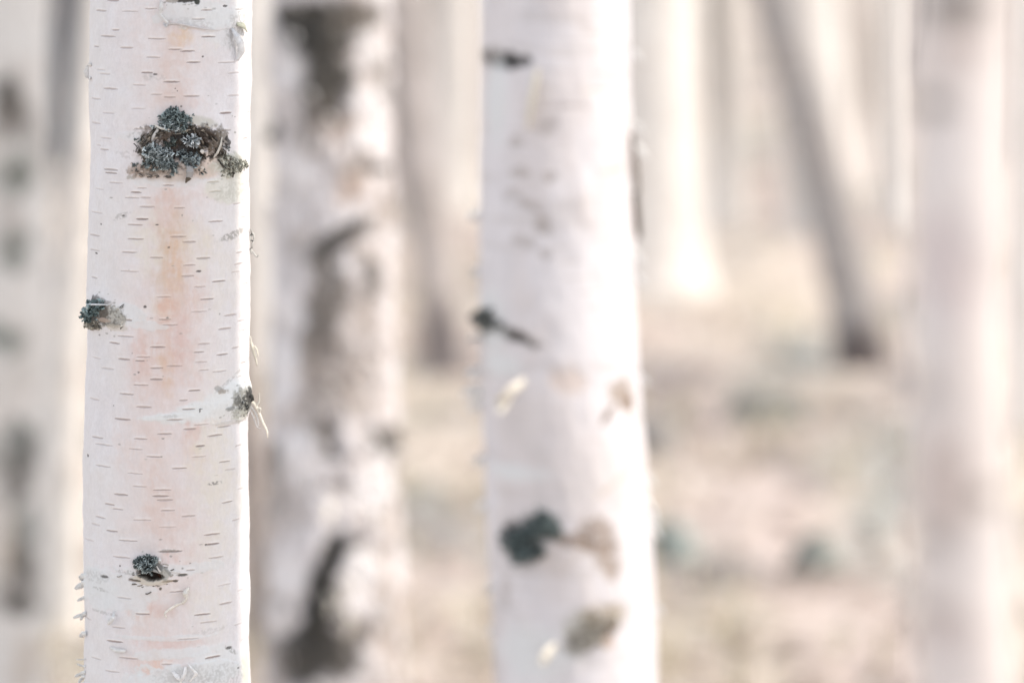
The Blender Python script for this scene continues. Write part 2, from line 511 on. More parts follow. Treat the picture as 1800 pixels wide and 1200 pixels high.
for off, s in LENT:
    for tok in s.split():
        x1, x2, y = (float(t) for t in tok.split(','))
        X1, X2, Yy = 100 + x1 / 4, 100 + x2 / 4, off + y / 4
        edge = abs((X1 + X2) / 2 - 296) / 145
        s_ = (1.0 if edge < 0.72 else 0.62) * lr.uniform(0.55, 1.1)
        ro = lr.uniform(0.75, 1.15)
        T1.lenticel(X1 - 1, X2 + 1, Yy, s_, h=lr.choice([1.3, 1.7, 2.1, 2.5, 2.9, 3.3]), col=(0.32 * ro, 0.26 * ro, 0.25 * ro))
for z in np.arange(0.1, 3.5, 0.016):             # the unseen back carries lenticels too
    t = lr.uniform(1.7, 4.58)
    w = T1.window(z, 4)
    u = np.abs(T1.T[w] - t) / lr.uniform(0.06, 0.1)
    mm = ((u < 1) * (np.abs(T1.Z[w] - z) < 0.0006) * 0.8)[..., None]
    T1.col[w] = T1.col[w] * (1 - mm) + np.array((0.2, 0.15, 0.14)) * mm

DK, BRN, GRY, OLV = (0.022, 0.020, 0.020), (0.075, 0.055, 0.042), (0.27, 0.265, 0.25), (0.30, 0.295, 0.25)
# thin flecks of lichen and dirt spreading out round the knots
for (X, Y, sx, sy, n) in [(320, 255, 60, 38, 90), (185, 550, 26, 20, 40), (424, 706, 20, 26, 50), (264, 1004, 34, 18, 45), (330, 6, 40, 8, 20), (410, 320, 24, 30, 40), (300, 600, 90, 500, 50)]:
    for _ in range(n):
        k += 1
        g_ = lr.choice([0.10, 0.18, 0.28, 0.38])
        T1.patch(X + lr.gauss(0, sx * 0.7), Y + lr.gauss(0, sy * 0.7), lr.uniform(0.8, 3.2), lr.uniform(0.6, 1.8), (g_, g_ * 1.0, g_ * 0.92), lr.uniform(0.3, 0.8), soft=0.8, wob=0.5, seed=k % 50)
# small dark specks
for (X, Y, r, rr) in [(218, 379, 2.6, 1.6), (178, 394, 1.6, 1.4), (350, 477, 4.5, 1.8), (255, 539, 2.8, 2.4), (167, 445, 2.2, 1.6), (357, 100, 1.6, 1.6),
                      (272, 131, 4, 1.6), (157, 800, 2, 2.4), (396, 11, 3.5, 2), (183, 1013, 7, 2.6), (211, 994, 1.6, 1.6), (419, 1173, 1.6, 1.6), (404, 1138, 5, 2.5),
                      (363, 957, 2, 1.6), (244, 654, 2, 1.2), (308, 156, 1, 1), (312, 160, 1, 1), (276, 395, 3, 1), (446, 470, 1.5, 2), (320, 1010, 6, 1.6)]:
    k += 1
    T1.patch(X, Y, r, rr, (0.05, 0.045, 0.042), 0.85, soft=0.6, wob=0.3, seed=k, d=-0.2)
# scratchy grey-green marks
for (X, Y, rx, ry, an, al, br) in [(413, 412, 20, 7, -0.15, 0.7, 0.42), (408, 335, 22, 18, 0, 0.75, 0.5), (403, 340, 2, 8, 0, 0.7, 0), (409, 342, 1.5, 7, 0, 0.7, 0),
                                   (376, 849, 13, 3, -0.05, 0.9, 0.5), (216, 379, 18, 5, -0.4, 0.4, 0.45), (385, 684, 8, 5, 0.3, 0.6, 0.3), (405, 668, 24, 3, -0.45, 0.35, 0.4),
                                   (270, 136, 20, 6, 0, 0.25, 0.5), (165, 1012, 24, 12, 0, 0.25, 0.5), (175, 1035, 14, 3, 0.1, 0.4, 0.4), (180, 1076, 24, 3, 0.05, 0.35, 0.4),
                                   (225, 1005, 22, 5, 0.05, 0.45, 0.5), (300, 968, 22, 3, 0, 0.6, 0.45), (318, 1009, 10, 2, 0, 0.7, 0), (300, 731, 14, 3, 0, 0.3, 0.4),
                                   (245, 231, 22, 8, -0.4, 0.4, 0.5), (225, 272, 30, 6, 0, 0.25, 0.5), (330, 1190, 60, 20, 0, 0.22, 0.5), (400, 1185, 40, 20, 0, 0.25, 0.5),
                                   (408, 1142, 10, 4, 0.5, 0.6, 0.45), (370, 1108, 30, 5, -0.1, 0.2, 0.5), (340, 42, 40, 10, 0.05, 0.2, 0.5), (420, 60, 16, 40, 0, 0.35, 0.5)]:
    k += 1
    T1.patch(X, Y, rx, ry, GRY, al, soft=0.5, ang=an, wob=0.4, wscale=0.15, seed=k, breakup=br)

# --- upper scar (K1)
T1.patch(322, 262, 70, 52, None, soft=1.4, wob=0.15, d=2.6)
T1.patch(300, 300, 55, 18, (0.52, 0.44, 0.38), 0.7, soft=0.7, wob=0.4, wscale=0.06, seed=91)
T1.patch(360, 292, 26, 22, (0.63, 0.53, 0.47), 0.85, soft=0.5, wob=0.25, wscale=0.08, seed=92, d=-0.6)
T1.patch(352, 213, 26, 9, (0.50, 0.49, 0.44), 0.75, soft=0.7, ang=0.25, wob=0.3, wscale=0.1, seed=93)
for (X, Y, rx, ry, an, col, al, d) in [
    (320, 235, 46, 15, 0.1, BRN, 0.95, 1.5), (330, 258, 32, 26, 0, DK, 0.95, -3.0), (282, 268, 32, 34, -0.6, BRN, 0.9, 1.0), (364, 240, 20, 18, 0.8, (0.06, 0.045, 0.035), 0.95, 1.0),
    (376, 262, 12, 20, 0.2, (0.16, 0.125, 0.095), 0.85, 0.5), (345, 232, 30, 7, 0.35, (0.04, 0.03, 0.025), 0.95, -1.0), (332, 272, 22, 9, 0, (0.10, 0.075, 0.065), 0.85, -1.5),
    (256, 240, 10, 18, 0.6, (0.16, 0.13, 0.11), 0.7, 0.4), (262, 300, 30, 10, -0.1, (0.20, 0.17, 0.14), 0.75, 0.6), (238, 300, 14, 10, 0, (0.42, 0.33, 0.28), 0.7, 0.3),
    (232, 312, 10, 4, 0, (0.35, 0.32, 0.28), 0.7, 0.3), (275, 304, 24, 5, 0.0, (0.26, 0.21, 0.18), 0.6, 0.3), (392, 285, 6, 22, -0.6, (0.07, 0.06, 0.05), 0.9, 0.2),
    (388, 240, 10, 16, -0.4, (0.17, 0.15, 0.125), 0.8, 0.8), (398, 252, 5, 14, -0.3, DK, 0.9, 0.2), (370, 276, 22, 3, -0.08, DK, 0.85, -0.5), (345, 295, 10, 10, 0.9, (0.25, 0.2, 0.17), 0.6, 0)]:
    k += 1
    T1.patch(X, Y, rx, ry, col, al, soft=0.5, ang=an, wob=0.75, wscale=0.14, seed=k, d=d, breakup=0.0 if d < -2 else 0.36)
T1.patch(405, 290, 26, 19, (0.42, 0.42, 0.36), 0.85, soft=0.6, wob=0.35, wscale=0.09, seed=94, d=0.6)
T1.patch(405, 290, 24, 18, (0.60, 0.60, 0.55), 0.8, soft=0.6, wob=0.4, wscale=0.2, seed=95, breakup=0.5, d=0.5)
T1.patch(412, 330, 34, 26, (0.66, 0.66, 0.60), 0.7, soft=0.3, wob=0.2, wscale=0.05, seed=96, d=0.3)
# --- left scar (K2)
T1.patch(178, 548, 38, 28, None, soft=1.3, wob=0.1, d=2.4)
for (X, Y, rx, ry, col, al, an, br) in [(172, 545, 20, 22, (0.05, 0.048, 0.045), 0.9, 0.2, 0), (198, 556, 22, 17, (0.36, 0.35, 0.31), 0.8, 0.15, 0), (186, 552, 8, 16, (0.07, 0.055, 0.045), 0.85, 0.3, 0),
                                        (200, 570, 20, 3, (0.10, 0.09, 0.08), 0.8, -0.05, 0), (178, 527, 18, 5, (0.22, 0.21, 0.21), 0.7, 0.1, 0.35), (200, 553, 22, 15, (0.13, 0.12, 0.105), 0.75, 0, 0.52),
                                        (205, 575, 18, 6, (0.52, 0.48, 0.42), 0.6, 0, 0), (186, 562, 14, 4, (0.40, 0.32, 0.27), 0.8, 0, 0), (168, 572, 12, 6, (0.42, 0.39, 0.33), 0.8, 0, 0)]:
    k += 1
    T1.patch(X, Y, rx, ry, col, al, soft=0.4, ang=an, wob=0.4, wscale=0.13, seed=k, breakup=br, d=0.3)
# --- right stub (K3)
T1.patch(430, 700, 30, 30, None, soft=1.2, wob=0.1, d=3.0)
for (X, Y, rx, ry, col, al, br) in [(424, 705, 14, 26, (0.33, 0.33, 0.30), 0.9, 0.3), (428, 712, 14, 24, (0.06, 0.06, 0.055), 0.9, 0.50), (432, 694, 8, 17, (0.045, 0.045, 0.045), 0.95, 0),
                                    (422, 728, 12, 13, (0.52, 0.53, 0.48), 0.8, 0.4), (413, 703, 5, 8, (0.12, 0.12, 0.11), 0.8, 0.35), (403, 718, 6, 4, (0.18, 0.19, 0.19), 0.7, 0.3),
                                    (352, 718, 3, 1, (0.05, 0.05, 0.05), 0.95, 0), (350, 721, 0.9, 3, (0.05, 0.05, 0.05), 0.95, 0), (390, 687, 8, 4, (0.33, 0.30, 0.27), 0.8, 0.3),
                                    (405, 742, 30, 3, (0.50, 0.47, 0.44), 0.5, 0)]:
    k += 1
    T1.patch(X, Y, rx, ry, col, al, soft=0.4, wob=0.45, wscale=0.16, seed=k, breakup=br, d=0.5)
# --- lower hollow (K4)
T1.patch(266, 1010, 46, 30, None, soft=1.3, wob=0.1, d=2.6)
for (X, Y, rx, ry, col, al, d, an) in [(266, 1018, 32, 9, (0.55, 0.50, 0.42), 0.8, 0.9, 0.05), (262, 996, 24, 20, (0.10, 0.10, 0.095), 0.85, 1.0, 0.1), (264, 1010, 21, 8, (0.035, 0.026, 0.022), 1.0, -9.0, 0.14),
                                       (281, 1013, 6, 5, (0.10, 0.045, 0.03), 0.9, -1.0, 0.3), (238, 1018, 12, 2, (0.10, 0.085, 0.07), 0.85, 0, 0.12), (300, 1020, 14, 1.6, (0.25, 0.2, 0.15), 0.8, 0, -0.08),
                                       (290, 1008, 10, 10, (0.32, 0.32, 0.29), 0.75, 0.6, 0.8), (282, 1034, 2.6, 3, (0.09, 0.08, 0.06), 0.9, 0.4, 0.3), (322, 1010, 8, 2.4, (0.15, 0.145, 0.13), 0.8, 0, -0.05),
                                       (295, 1003, 3, 12, (0.2, 0.2, 0.19), 0.6, 0.3, -0.7)]:
    k += 1
    T1.patch(X, Y, rx, ry, col, al, soft=0.3, ang=an, wob=0.35, wscale=0.14, seed=k, d=d)
# --- top edge hollow
for (X, Y, rx, ry, col) in [(325, -3, 24, 8, (0.04, 0.035, 0.028)), (346, 2, 5, 6, (0.03, 0.035, 0.028)), (303, 2, 12, 3, (0.4, 0.37, 0.34))]:
    k += 1
    T1.patch(X, Y, rx, ry, col, 0.95, soft=0.3, wob=0.35, wscale=0.12, seed=k, d=-0.6)
# unpeeled sheet at the top, standing a little proud
T1.patch(372, 10, 85, 41, None, soft=0.06, ang=0.06, wob=0.10, wscale=0.03, seed=97, d=0.8)
T1.patch(350, 1200, 110, 36, None, soft=0.08, ang=-0.03, wob=0.15, wscale=0.03, seed=98, d=0.5)
T1.patch(436, 1175, 10, 40, (0.58, 0.60, 0.42), 0.6, soft=0.8, wob=0.2, seed=99)
trunk1 = T1.build(tree1)

# lichen on tree 1
BT = (0.66, 0.73, 0.76)
lichen(T1, [(308, 202, 23, 6), (303, 212, 25, 6), (318, 221, 16, 3)], 300, 8.5, tree1, height=4, tips=(0.34, 0.42, 0.43))
lichen(T1, [(300, 222, 24, 3)], 80, 8.0, tree1, height=4, tips=BT)
lichen(T1, [(272, 262, 16, 8), (285, 272, 17, 7), (264, 268, 9, 6)], 220, 8.5, tree1, height=4, tips=BT)
lichen(T1, [(290, 284, 14, 7), (300, 293, 9, 5), (268, 287, 10, 5)], 160, 8.5, tree1, height=4, tips=(0.5, 0.57, 0.58))
lichen(T1, [(300, 250, 7, 5)], 36, 7, tree1, height=2, tips=(0.16, 0.19, 0.18), mid=(0.07, 0.085, 0.08))
lichen(T1, [(336, 246, 10, 6)], 42, 9, tree1, height=4, tips=(0.78, 0.82, 0.86), mid=(0.25, 0.29, 0.31))
lichen(T1, [(335, 277, 11, 5), (338, 287, 8, 4), (320, 272, 5, 4)], 130, 8, tree1, height=4, mid=(0.10, 0.125, 0.145))
for (X_, Y_, n_) in [(250, 246, 14), (395, 262, 14), (352, 300, 10), (240, 292, 12)]:
    lichen(T1, [(X_, Y_, 9, 6)], n_, 5, tree1, height=1.5, tips=(0.4, 0.42, 0.4))
lichen(T1, [(404, 290, 24, 16)], 330, 6, tree1, height=2.5, tips=(0.62, 0.62, 0.55), mid=(0.38, 0.38, 0.32), base=(0.15, 0.14, 0.12))
lichen(T1, [(168, 545, 15, 12), (160, 556, 10, 10), (172, 538, 14, 8)], 330, 7, tree1, height=6, tips=(0.36, 0.46, 0.47), mid=(0.12, 0.17, 0.175))
lichen(T1, [(168, 571, 14, 5)], 90, 6, tree1, height=3, tips=(0.5, 0.47, 0.40), mid=(0.25, 0.22, 0.18))
lichen(T1, [(250, 988, 9, 10), (262, 993, 11, 11), (266, 984, 6, 6)], 260, 7, tree1, height=7)
lichen(T1, [(430, 693, 6, 16), (425, 712, 8, 14)], 150, 6, tree1, height=4, tips=(0.33, 0.34, 0.32), mid=(0.07, 0.07, 0.068), base=(0.02, 0.02, 0.02))

# scar fibres and flakes round the upper scar
ac = Acc()
sr = random.Random(3)
arch = [(262, 290), (250, 262), (268, 238), (300, 226), (335, 224), (362, 232), (380, 252), (392, 280), (400, 300)]
for i in range(260):
    t = sr.random() * (len(arch) - 1.01)
    j = int(t)
    fx = t - j
    x = arch[j][0] * (1 - fx) + arch[j + 1][0] * fx + sr.gauss(0, 5)
    y = arch[j][1] * (1 - fx) + arch[j + 1][1] * fx + sr.gauss(0, 5)
    tx, ty = arch[j + 1][0] - arch[j][0], arch[j + 1][1] - arch[j][1]
    l = math.hypot(tx, ty)
    L = sr.uniform(6, 16)
    tx, ty = tx / l * L, ty / l * L
    g = sr.choice([0.03, 0.05, 0.08, 0.14, 0.22, 0.4])
    curl(ac, T1, [(x - tx / 2, y - ty / 2), (x + sr.gauss(0, 1), y + sr.gauss(0, 1)), (x + tx / 2, y + ty / 2)], sr.uniform(1.2, 3.6), [0.5, sr.uniform(1.5, 4.5), sr.uniform(0.5, 4)],
         sr.uniform(-70, 70), (g, g * 0.88, g * 0.75), sub=3)
for i in range(60):
    x, y = sr.uniform(330, 385), sr.uniform(228, 275)
    L = sr.uniform(5, 14)
    g = sr.choice([0.03, 0.05, 0.1, 0.2])
    a = sr.uniform(0.6, 1.4)
    curl(ac, T1, [(x, y), (x + L * 0.5 * math.cos(a), y + L * 0.5 * math.sin(a)), (x + L * math.cos(a), y + L * math.sin(a))], sr.uniform(1, 3), [0.5, 3, 2], sr.uniform(-60, 60),
         (g, g * 0.85, g * 0.7), sub=3)
for i in range(24):
    x, y = sr.uniform(228, 296), sr.uniform(290, 312)
    L = sr.uniform(4, 10)
    g = sr.choice([0.12, 0.3, 0.45, 0.6])
    curl(ac, T1, [(x, y), (x + L * 0.4, y + sr.gauss(0, 2)), (x + L, y + sr.gauss(0, 3))], sr.uniform(2, 5), [0.3, 2.5, 1.5], sr.uniform(-50, 50), (g, g * 0.86, g * 0.76), sub=3)
ac.build('branch_scar', MAT_SCAR, tree1)
ac = Acc()
for i in range(60):      # fibres round the lower hollow
    x, y = 264 + sr.gauss(0, 20), 1010 + sr.gauss(0, 11)
    if abs(x - 264) < 20 and 1003 < y < 1020:
        continue
    g = sr.choice([0.06, 0.15, 0.35, 0.5])
    curl(ac, T1, [(x - 4, y), (x, y + sr.gauss(0, 1)), (x + sr.uniform(3, 8), y + sr.gauss(0, 2))], sr.uniform(0.9, 2.4), [0.3, 1.8, 1.2], sr.uniform(-60, 60), (g, g * 0.9, g * 0.8), sub=3)
ac.build('branch_scar', MAT_SCAR, tree1)
ac = Acc()
for i in range(70):      # fibres round the left scar
    x, y = sr.uniform(168, 218), sr.uniform(536, 576)
    g = sr.choice([0.08, 0.2, 0.4, 0.6])
    curl(ac, T1, [(x - 3, y + sr.gauss(0, 2)), (x, y), (x + sr.uniform(2, 6), y + sr.gauss(0, 3))], sr.uniform(0.9, 2.4), [0.3, 2.0, 1.2], sr.uniform(-60, 60), (g, g * 0.95, g * 0.86), sub=3)
ac.build('branch_scar', MAT_SCAR, tree1)

WHT, CRM, DUL = (0.76, 0.75, 0.74), (0.80, 0.74, 0.62), (0.52, 0.52, 0.50)


def curls(name, specs, mat=MAT_CURL, label=None):
    if name == 'bark_flake' and len(specs) > 1:
        return [curls(name, [q], mat, label) for q in specs]
    a = Acc()
    for s in specs:
        curl(a, T1, *s)
    o = a.build(name, mat, tree1, smooth=True)
    if label:
        o['label'] = label
    return o


# curled edge of the top sheet
curls('bark_curl', [([(284, 2), (285, 14), (283, 24), (290, 33), (297, 44)], [5, 9, 6, 7, 5], [1, 4, 4, 4.5, 3], [20, 45, 60, 40, 20], WHT),
                    ([(289, 40), (291, 47), (297, 42), (312, 42), (330, 46), (352, 50), (376, 53)], [4, 5, 6, 5, 4, 3, 1], [2, 4, 4, 3.4, 2.4, 1.6, 0.7], [40, 50, -50, -50, -40, -25, -10], (0.70, 0.69, 0.70))])
T1.patch(424, 70, 14, 40, (0.56, 0.57, 0.52), 0.7, soft=0.7, wob=0.4, wscale=0.1, seed=801, breakup=0.35)
curls('bark_curl', [([(407, 50), (408, 62), (414, 78), (416, 92), (413, 107)], [10, 14, 16, 14, 8], [1, 4, 5, 4, 2], [14, 8, -8, -14, 10], (0.72, 0.73, 0.75))])
curls('bark_curl', [([(414, 42), (424, 46), (430, 56)], [8, 11, 4], [1, 3, 2], 20, (0.50, 0.51, 0.42))])
curls('bark_curl', [([(162, 113), (156, 119), (152, 126), (155, 134), (161, 138)], [6, 10, 11, 9, 5], 1, [30, 20, 10, 20, 30], (0.80, 0.79, 0.78))])
curls('bark_curl', [([(438, 402), (441, 418), (438, 432), (443, 446)], [4, 5, 3, 2], [1, 2, 2, 2], [30, 60, 40, 20], DUL), ([(440, 436), (447, 446), (452, 452), (455, 448)], [2, 3, 3, 2], 1, 40, DUL),
                    ([(440, 405), (447, 412), (446, 424)], [2, 3, 2], 1, 50, DUL)])
curls('bark_curl', [([(440, 598), (445, 610), (449, 624), (452, 642)], [4, 5, 4, 2], 1, [20, 60, 30, 0], (0.74, 0.71, 0.62)), ([(440, 590), (443, 612), (450, 634)], [2, 4, 2], 1, 30, (0.66, 0.64, 0.58)),
                    ([(447, 607), (452, 614), (454, 626)], [1.5, 2.5, 1.5], 1, 30, (0.74, 0.71, 0.62))])
curls('bark_curl', [([(436, 703), (447, 707), (455, 722), (462, 742), (470, 756), (471, 769)], [5, 6, 5, 5, 3.5, 1.2], [2, 2, 2, 2, 2, 2], [10, 30, 50, 20, 45, 20], (0.78, 0.74, 0.66)),
                    ([(440, 712), (452, 728), (455, 748)], [3, 3.5, 2], 2, [40, 20, 60], WHT), ([(442, 706), (456, 724), (465, 750)], [2, 3, 1.5], 2, 20, WHT), ([(438, 716), (447, 734), (452, 750), (458, 752)], [2, 2.5, 2, 1], 2, 20, WHT), ([(448, 715), (456, 706), (456, 690)], [4, 3, 1.5], 2, 20, (0.74, 0.72, 0.66)),
                    ([(452, 717), (458, 716), (457, 724)], [3, 4, 2], 2, 20, (0.74, 0.72, 0.66))])
curls('bark_curl', [([(332, 1033), (322, 1040), (327, 1050), (319, 1059)], [7, 10, 6, 7], [1, 5, 4, 3], [20, -30, 40, 10], (0.80, 0.77, 0.72)),
                    ([(321, 1059), (310, 1060), (297, 1068), (289, 1075), (293, 1083)], [4, 6, 5, 3.5, 2.5], [2, 5, 6, 6, 5], [50, 30, 10, -20, 10], (0.86, 0.83, 0.78))])
curls('bark_curl', [([(202, 1074), (206, 1084), (199, 1092), (192, 1096)], [3, 7, 9, 3], [1, 5, 5, 2], [40, 30, 10, 0], (0.78, 0.78, 0.78)), ([(194, 1137), (208, 1142), (222, 1143)], [4, 8, 4], [0.5, 2.5, 1], 20, WHT)])
curls('bark_curl', [([(330, 1166), (334, 1172), (341, 1181), (337, 1187), (331, 1195)], [3, 4.5, 5.5, 4, 3], [2, 5, 6, 5, 4], [30, 10, -20, 20, 10], (0.87, 0.86, 0.85)),
                    ([(303, 1179), (311, 1187), (317, 1191), (322, 1182), (325, 1170)], [5, 9, 7, 8, 4], [2, 5, 6, 5, 2], [10, 30, 10, -30, 10], (0.87, 0.86, 0.86)), ([(316, 1186), (316, 1196), (315, 1215)], [4, 4, 3], [4, 5, 4], 15, (0.87, 0.86, 0.83))])
for (x, y, dx, dy, w) in [(148, 1014, -11, 4, 12), (147, 1024, -15, 7, 13), (146, 1044, -10, 5, 11), (147, 1053, -15, 2, 3), (146, 1074, -15, 4, 12), (146, 1082, -7, 7, 8),
                          (146, 1108, -7, 4, 9), (145, 1156, -10, -2, 2.5), (145, 1167, -9, -5, 3.5), (145, 1178, -12, 7, 9), (144, 1192, -11, 9, 10), (144, 1202, -9, 8, 12)]:
    q_ = lr.uniform(0.45, 1.15)
    w *= lr.uniform(0.5, 1.2)
    dx, dy, y = dx * q_, dy * lr.uniform(0.2, 2.2), y + lr.uniform(-6, 6)
    curls('bark_curl', [([(x + 6, y), (x, y + dy * 0.3), (x + dx * 0.6, y + dy * 0.6), (x + dx, y + dy)], [w * 0.9, w, w * 0.85, w * 0.5], [0.6, 1.5, 2, 2], [5, 20, 10, 35], (0.80, 0.81, 0.81))])
curls('bark_flake', [([(160, 534), (172, 534), (186, 534), (196, 535)], [2.5, 3.5, 3, 1], [4, 6.5, 6, 3], 20, (0.72, 0.74, 0.76)), ([(166, 535), (168, 540), (166, 545)], [5, 5, 2], [6, 7, 6], 10, (0.66, 0.69, 0.72))])
curls('bark_flake', [([(386, 241), (381, 255), (376, 268), (372, 277)], [3, 5, 5, 3], [3, 5, 5, 3], 15, (0.66, 0.63, 0.58)), ([(274, 222), (280, 226), (272, 238), (268, 248)], [3, 4, 5, 3], [3, 4, 4, 2], 20, (0.66, 0.65, 0.65)),
                     ([(273, 218), (284, 225), (298, 227)], [3, 4, 2], [5, 6, 6], 10, (0.70, 0.68, 0.64)), ([(349, 264), (352, 266), (354, 269)], [5, 7, 4], [4, 5, 4], 10, (0.74, 0.70, 0.66)), ([(351, 292), (353, 296), (350, 300)], [4, 6, 3], [3, 4, 3], 10, (0.7, 0.63, 0.57))])
curls('bark_flake', [([(331, 291), (331, 301), (330, 311)], [11, 13, 11], [4, 6, 5], 8, (0.42, 0.41, 0.41))])
curls('bark_flake', [([(330, 311), (327, 316), (325, 321)], [10, 6, 2], [5, 4, 3], 8, (0.13, 0.11, 0.09))])
curls('bark_flake', [([(276, 993), (280, 1000), (285, 1008)], [2, 3, 2], [3, 3.5, 2], 10, (0.72, 0.70, 0.68)), ([(281, 979), (282, 984), (279, 987)], [3, 6, 3], [2, 4, 2], 10, WHT),
                     ([(262, 1000), (272, 1000), (284, 1007)], [3, 5, 2], [3, 4, 2], 25, (0.38, 0.38, 0.37)), ([(292, 1002), (305, 1003), (318, 1006)], [1.5, 2.5, 1], [1, 2, 1], 20, WHT)])
# the short black stub on the right edge
ac = Acc()
pt, th_, z_, nr_, _ = T1.surf(434, 700)
ax = np.array([0.85, -0.45, 0.1])
ax /= np.linalg.norm(ax)
s1 = np.cross(ax, (0, 0, 1.0)); s1 /= np.linalg.norm(s1); s2 = np.cross(ax, s1)
rings = [(0, 0.0044), (0.003, 0.0036), (0.0062, 0.0034), (0.008, 0.0024), (0.0085, 0.0006)]
for (d_, r_) in rings:
    for q in range(14):
        a = q / 14 * 6.2832
        rr = r_ * (1 + 0.18 * math.sin(3 * a + d_ * 900))
        ac.v.append(pt + ax * (d_ - 0.003) + s1 * rr * math.cos(a) + s2 * rr * math.sin(a))
        ac.c.append(np.array((0.035, 0.035, 0.034)))
for i in range(len(rings) - 1):
    for q in range(14):
        ac.f.append((i * 14 + q, i * 14 + (q + 1) % 14, (i + 1) * 14 + (q + 1) % 14, (i + 1) * 14 + q))
ac.build('broken_stub', MAT_SCAR, tree1, smooth=True)

# ================================================================== TREE 2: rough grey-blotched birch
GROVE = 'birch trees of the grove'
T2 = Trunk(5.5, [(-40, 580, 106), (0, 581, 106), (300, 586, 106), (600, 587, 109), (900, 588, 117), (1200, 588, 122), (1260, 588, 124)])
tree2 = thing('birch_tree', 'blurred birch with rough dark furrows and grey blotches, second from the sharp trunk', 'birch tree', (T2.axis(0.0)[0], 5.5, 0), GROVE)
T2.grid(220, 620)
T2.birch_bark(3, base=(0.66, 0.635, 0.65), blot=(0.24, 0.215, 0.20), blot_amt=0.45, scale=1.0, relief=2.5, bands=0.25)
n_ = fbm(T2.A * 0.07, T2.B * 0.045, 501, 4)
q_ = (sstep(0.44, 0.58, n_) * sstep(-10, 50, T2.A))[..., None] * 0.45
T2.col[:] = T2.col * (1 - q_) + np.array((0.36, 0.285, 0.235)) * q_
n2_ = fbm(T2.A * 0.05 + 30, T2.B * 0.03, 503, 4)
q_ = (sstep(0.55, 0.66, n2_) * sstep(60, -40, T2.A))[..., None] * 0.6
T2.col[:] = T2.col * (1 - q_) + np.array((0.34, 0.31, 0.30)) * q_
T2.disp += (n_ - 0.5) * -0.013 + (n2_ - 0.5) * -0.012
D1, D2, D3, D4 = (0.034, 0.033, 0.030), (0.07, 0.064, 0.056), (0.15, 0.133, 0.118), (0.30, 0.26, 0.235)
for i, (X, Y, rx, ry, an, col, al) in enumerate([
    (560, 60, 60, 50, 0.1, D1, 0.9), (520, 35, 45, 22, -0.1, D1, 0.85), (600, 35, 50, 26, 0, D2, 0.85), (640, 30, 40, 26, 0, D3, 0.8), (572, 140, 44, 70, 0, D2, 0.9), (560, 200, 30, 26, 0, D3, 0.7), (680, 140, 14, 40, 0, D3, 0.6),
    (505, 22, 34, 16, 0, D2, 0.8), (660, 300, 36, 7, 0, D2, 0.85), (640, 285, 12, 30, 0.3, D4, 0.6), (598, 420, 42, 16, -0.45, D1, 0.85), (625, 402, 24, 14, -0.3, D2, 0.8), (566, 450, 22, 24, 0, D2, 0.75),
    (575, 520, 34, 60, 0.1, D3, 0.8), (560, 600, 28, 50, 0, D3, 0.8), (595, 660, 40, 60, 0, D4, 0.7), (655, 490, 14, 34, 0.1, D2, 0.75), (650, 560, 16, 50, 0, D4, 0.6), (545, 680, 24, 50, 0, D4, 0.6),
    (570, 760, 20, 22, 0, D3, 0.8), (585, 800, 24, 10, 0, D2, 0.7), (686, 775, 26, 22, 0.2, D2, 0.8), (478, 800, 14, 24, 0, D2, 0.75), (605, 960, 34, 10, -0.1, D1, 0.85), (578, 1000, 20, 60, 0.25, D1, 0.9), (560, 1080, 26, 70, 0.1, D1, 0.9),
    (545, 1150, 50, 50, 0, D1, 0.85), (600, 1150, 36, 50, 0, D2, 0.8), (520, 1180, 30, 40, 0, D2, 0.75), (630, 1110, 24, 20, 0, D3, 0.7), (520, 900, 20, 30, 0, D4, 0.4), (640, 700, 30, 30, 0, D4, 0.45), (600, 860, 24, 16, 0, D4, 0.5),
    (520, 430, 20, 30, 0, D4, 0.4), (500, 330, 26, 20, 0, D4, 0.35), (620, 330, 26, 24, 0, (0.45, 0.33, 0.26), 0.5), (600, 230, 30, 20, 0, (0.5, 0.4, 0.34), 0.5), (680, 380, 14, 26, 0, D4, 0.4), (660, 640, 20, 40, 0, D4, 0.35)]):
    T2.patch(X, Y, rx * 1.15, ry * 1.12, col, min(1, al * 1.1), soft=0.7, ang=an, wob=0.55, wscale=0.05, seed=200 + i, d=-2.0, breakup=0.18 if al < 0.85 else 0.0)
for i, (X, Y, rx, ry) in enumerate([(505, 120, 24, 36), (650, 90, 22, 30), (655, 180, 26, 34), (640, 240, 30, 22), (520, 300, 30, 40), (500, 650, 26, 60), (520, 800, 30, 40), (500, 1010, 26, 40), (640, 1000, 30, 40), (660, 860, 34, 50), (500, 550, 22, 30), (490, 1090, 20, 30)]):
    T2.patch(X, Y, rx, ry, (0.74, 0.72, 0.73), 0.8, soft=0.8, wob=0.5, wscale=0.05, seed=260 + i, d=1.5)
T2.build(tree2)
def loose(T, tree, name, *args, **kw):
    a = Acc()
    curl(a, T, *args, **kw)
    return a.build(name, MAT_CURL, tree, smooth=True)


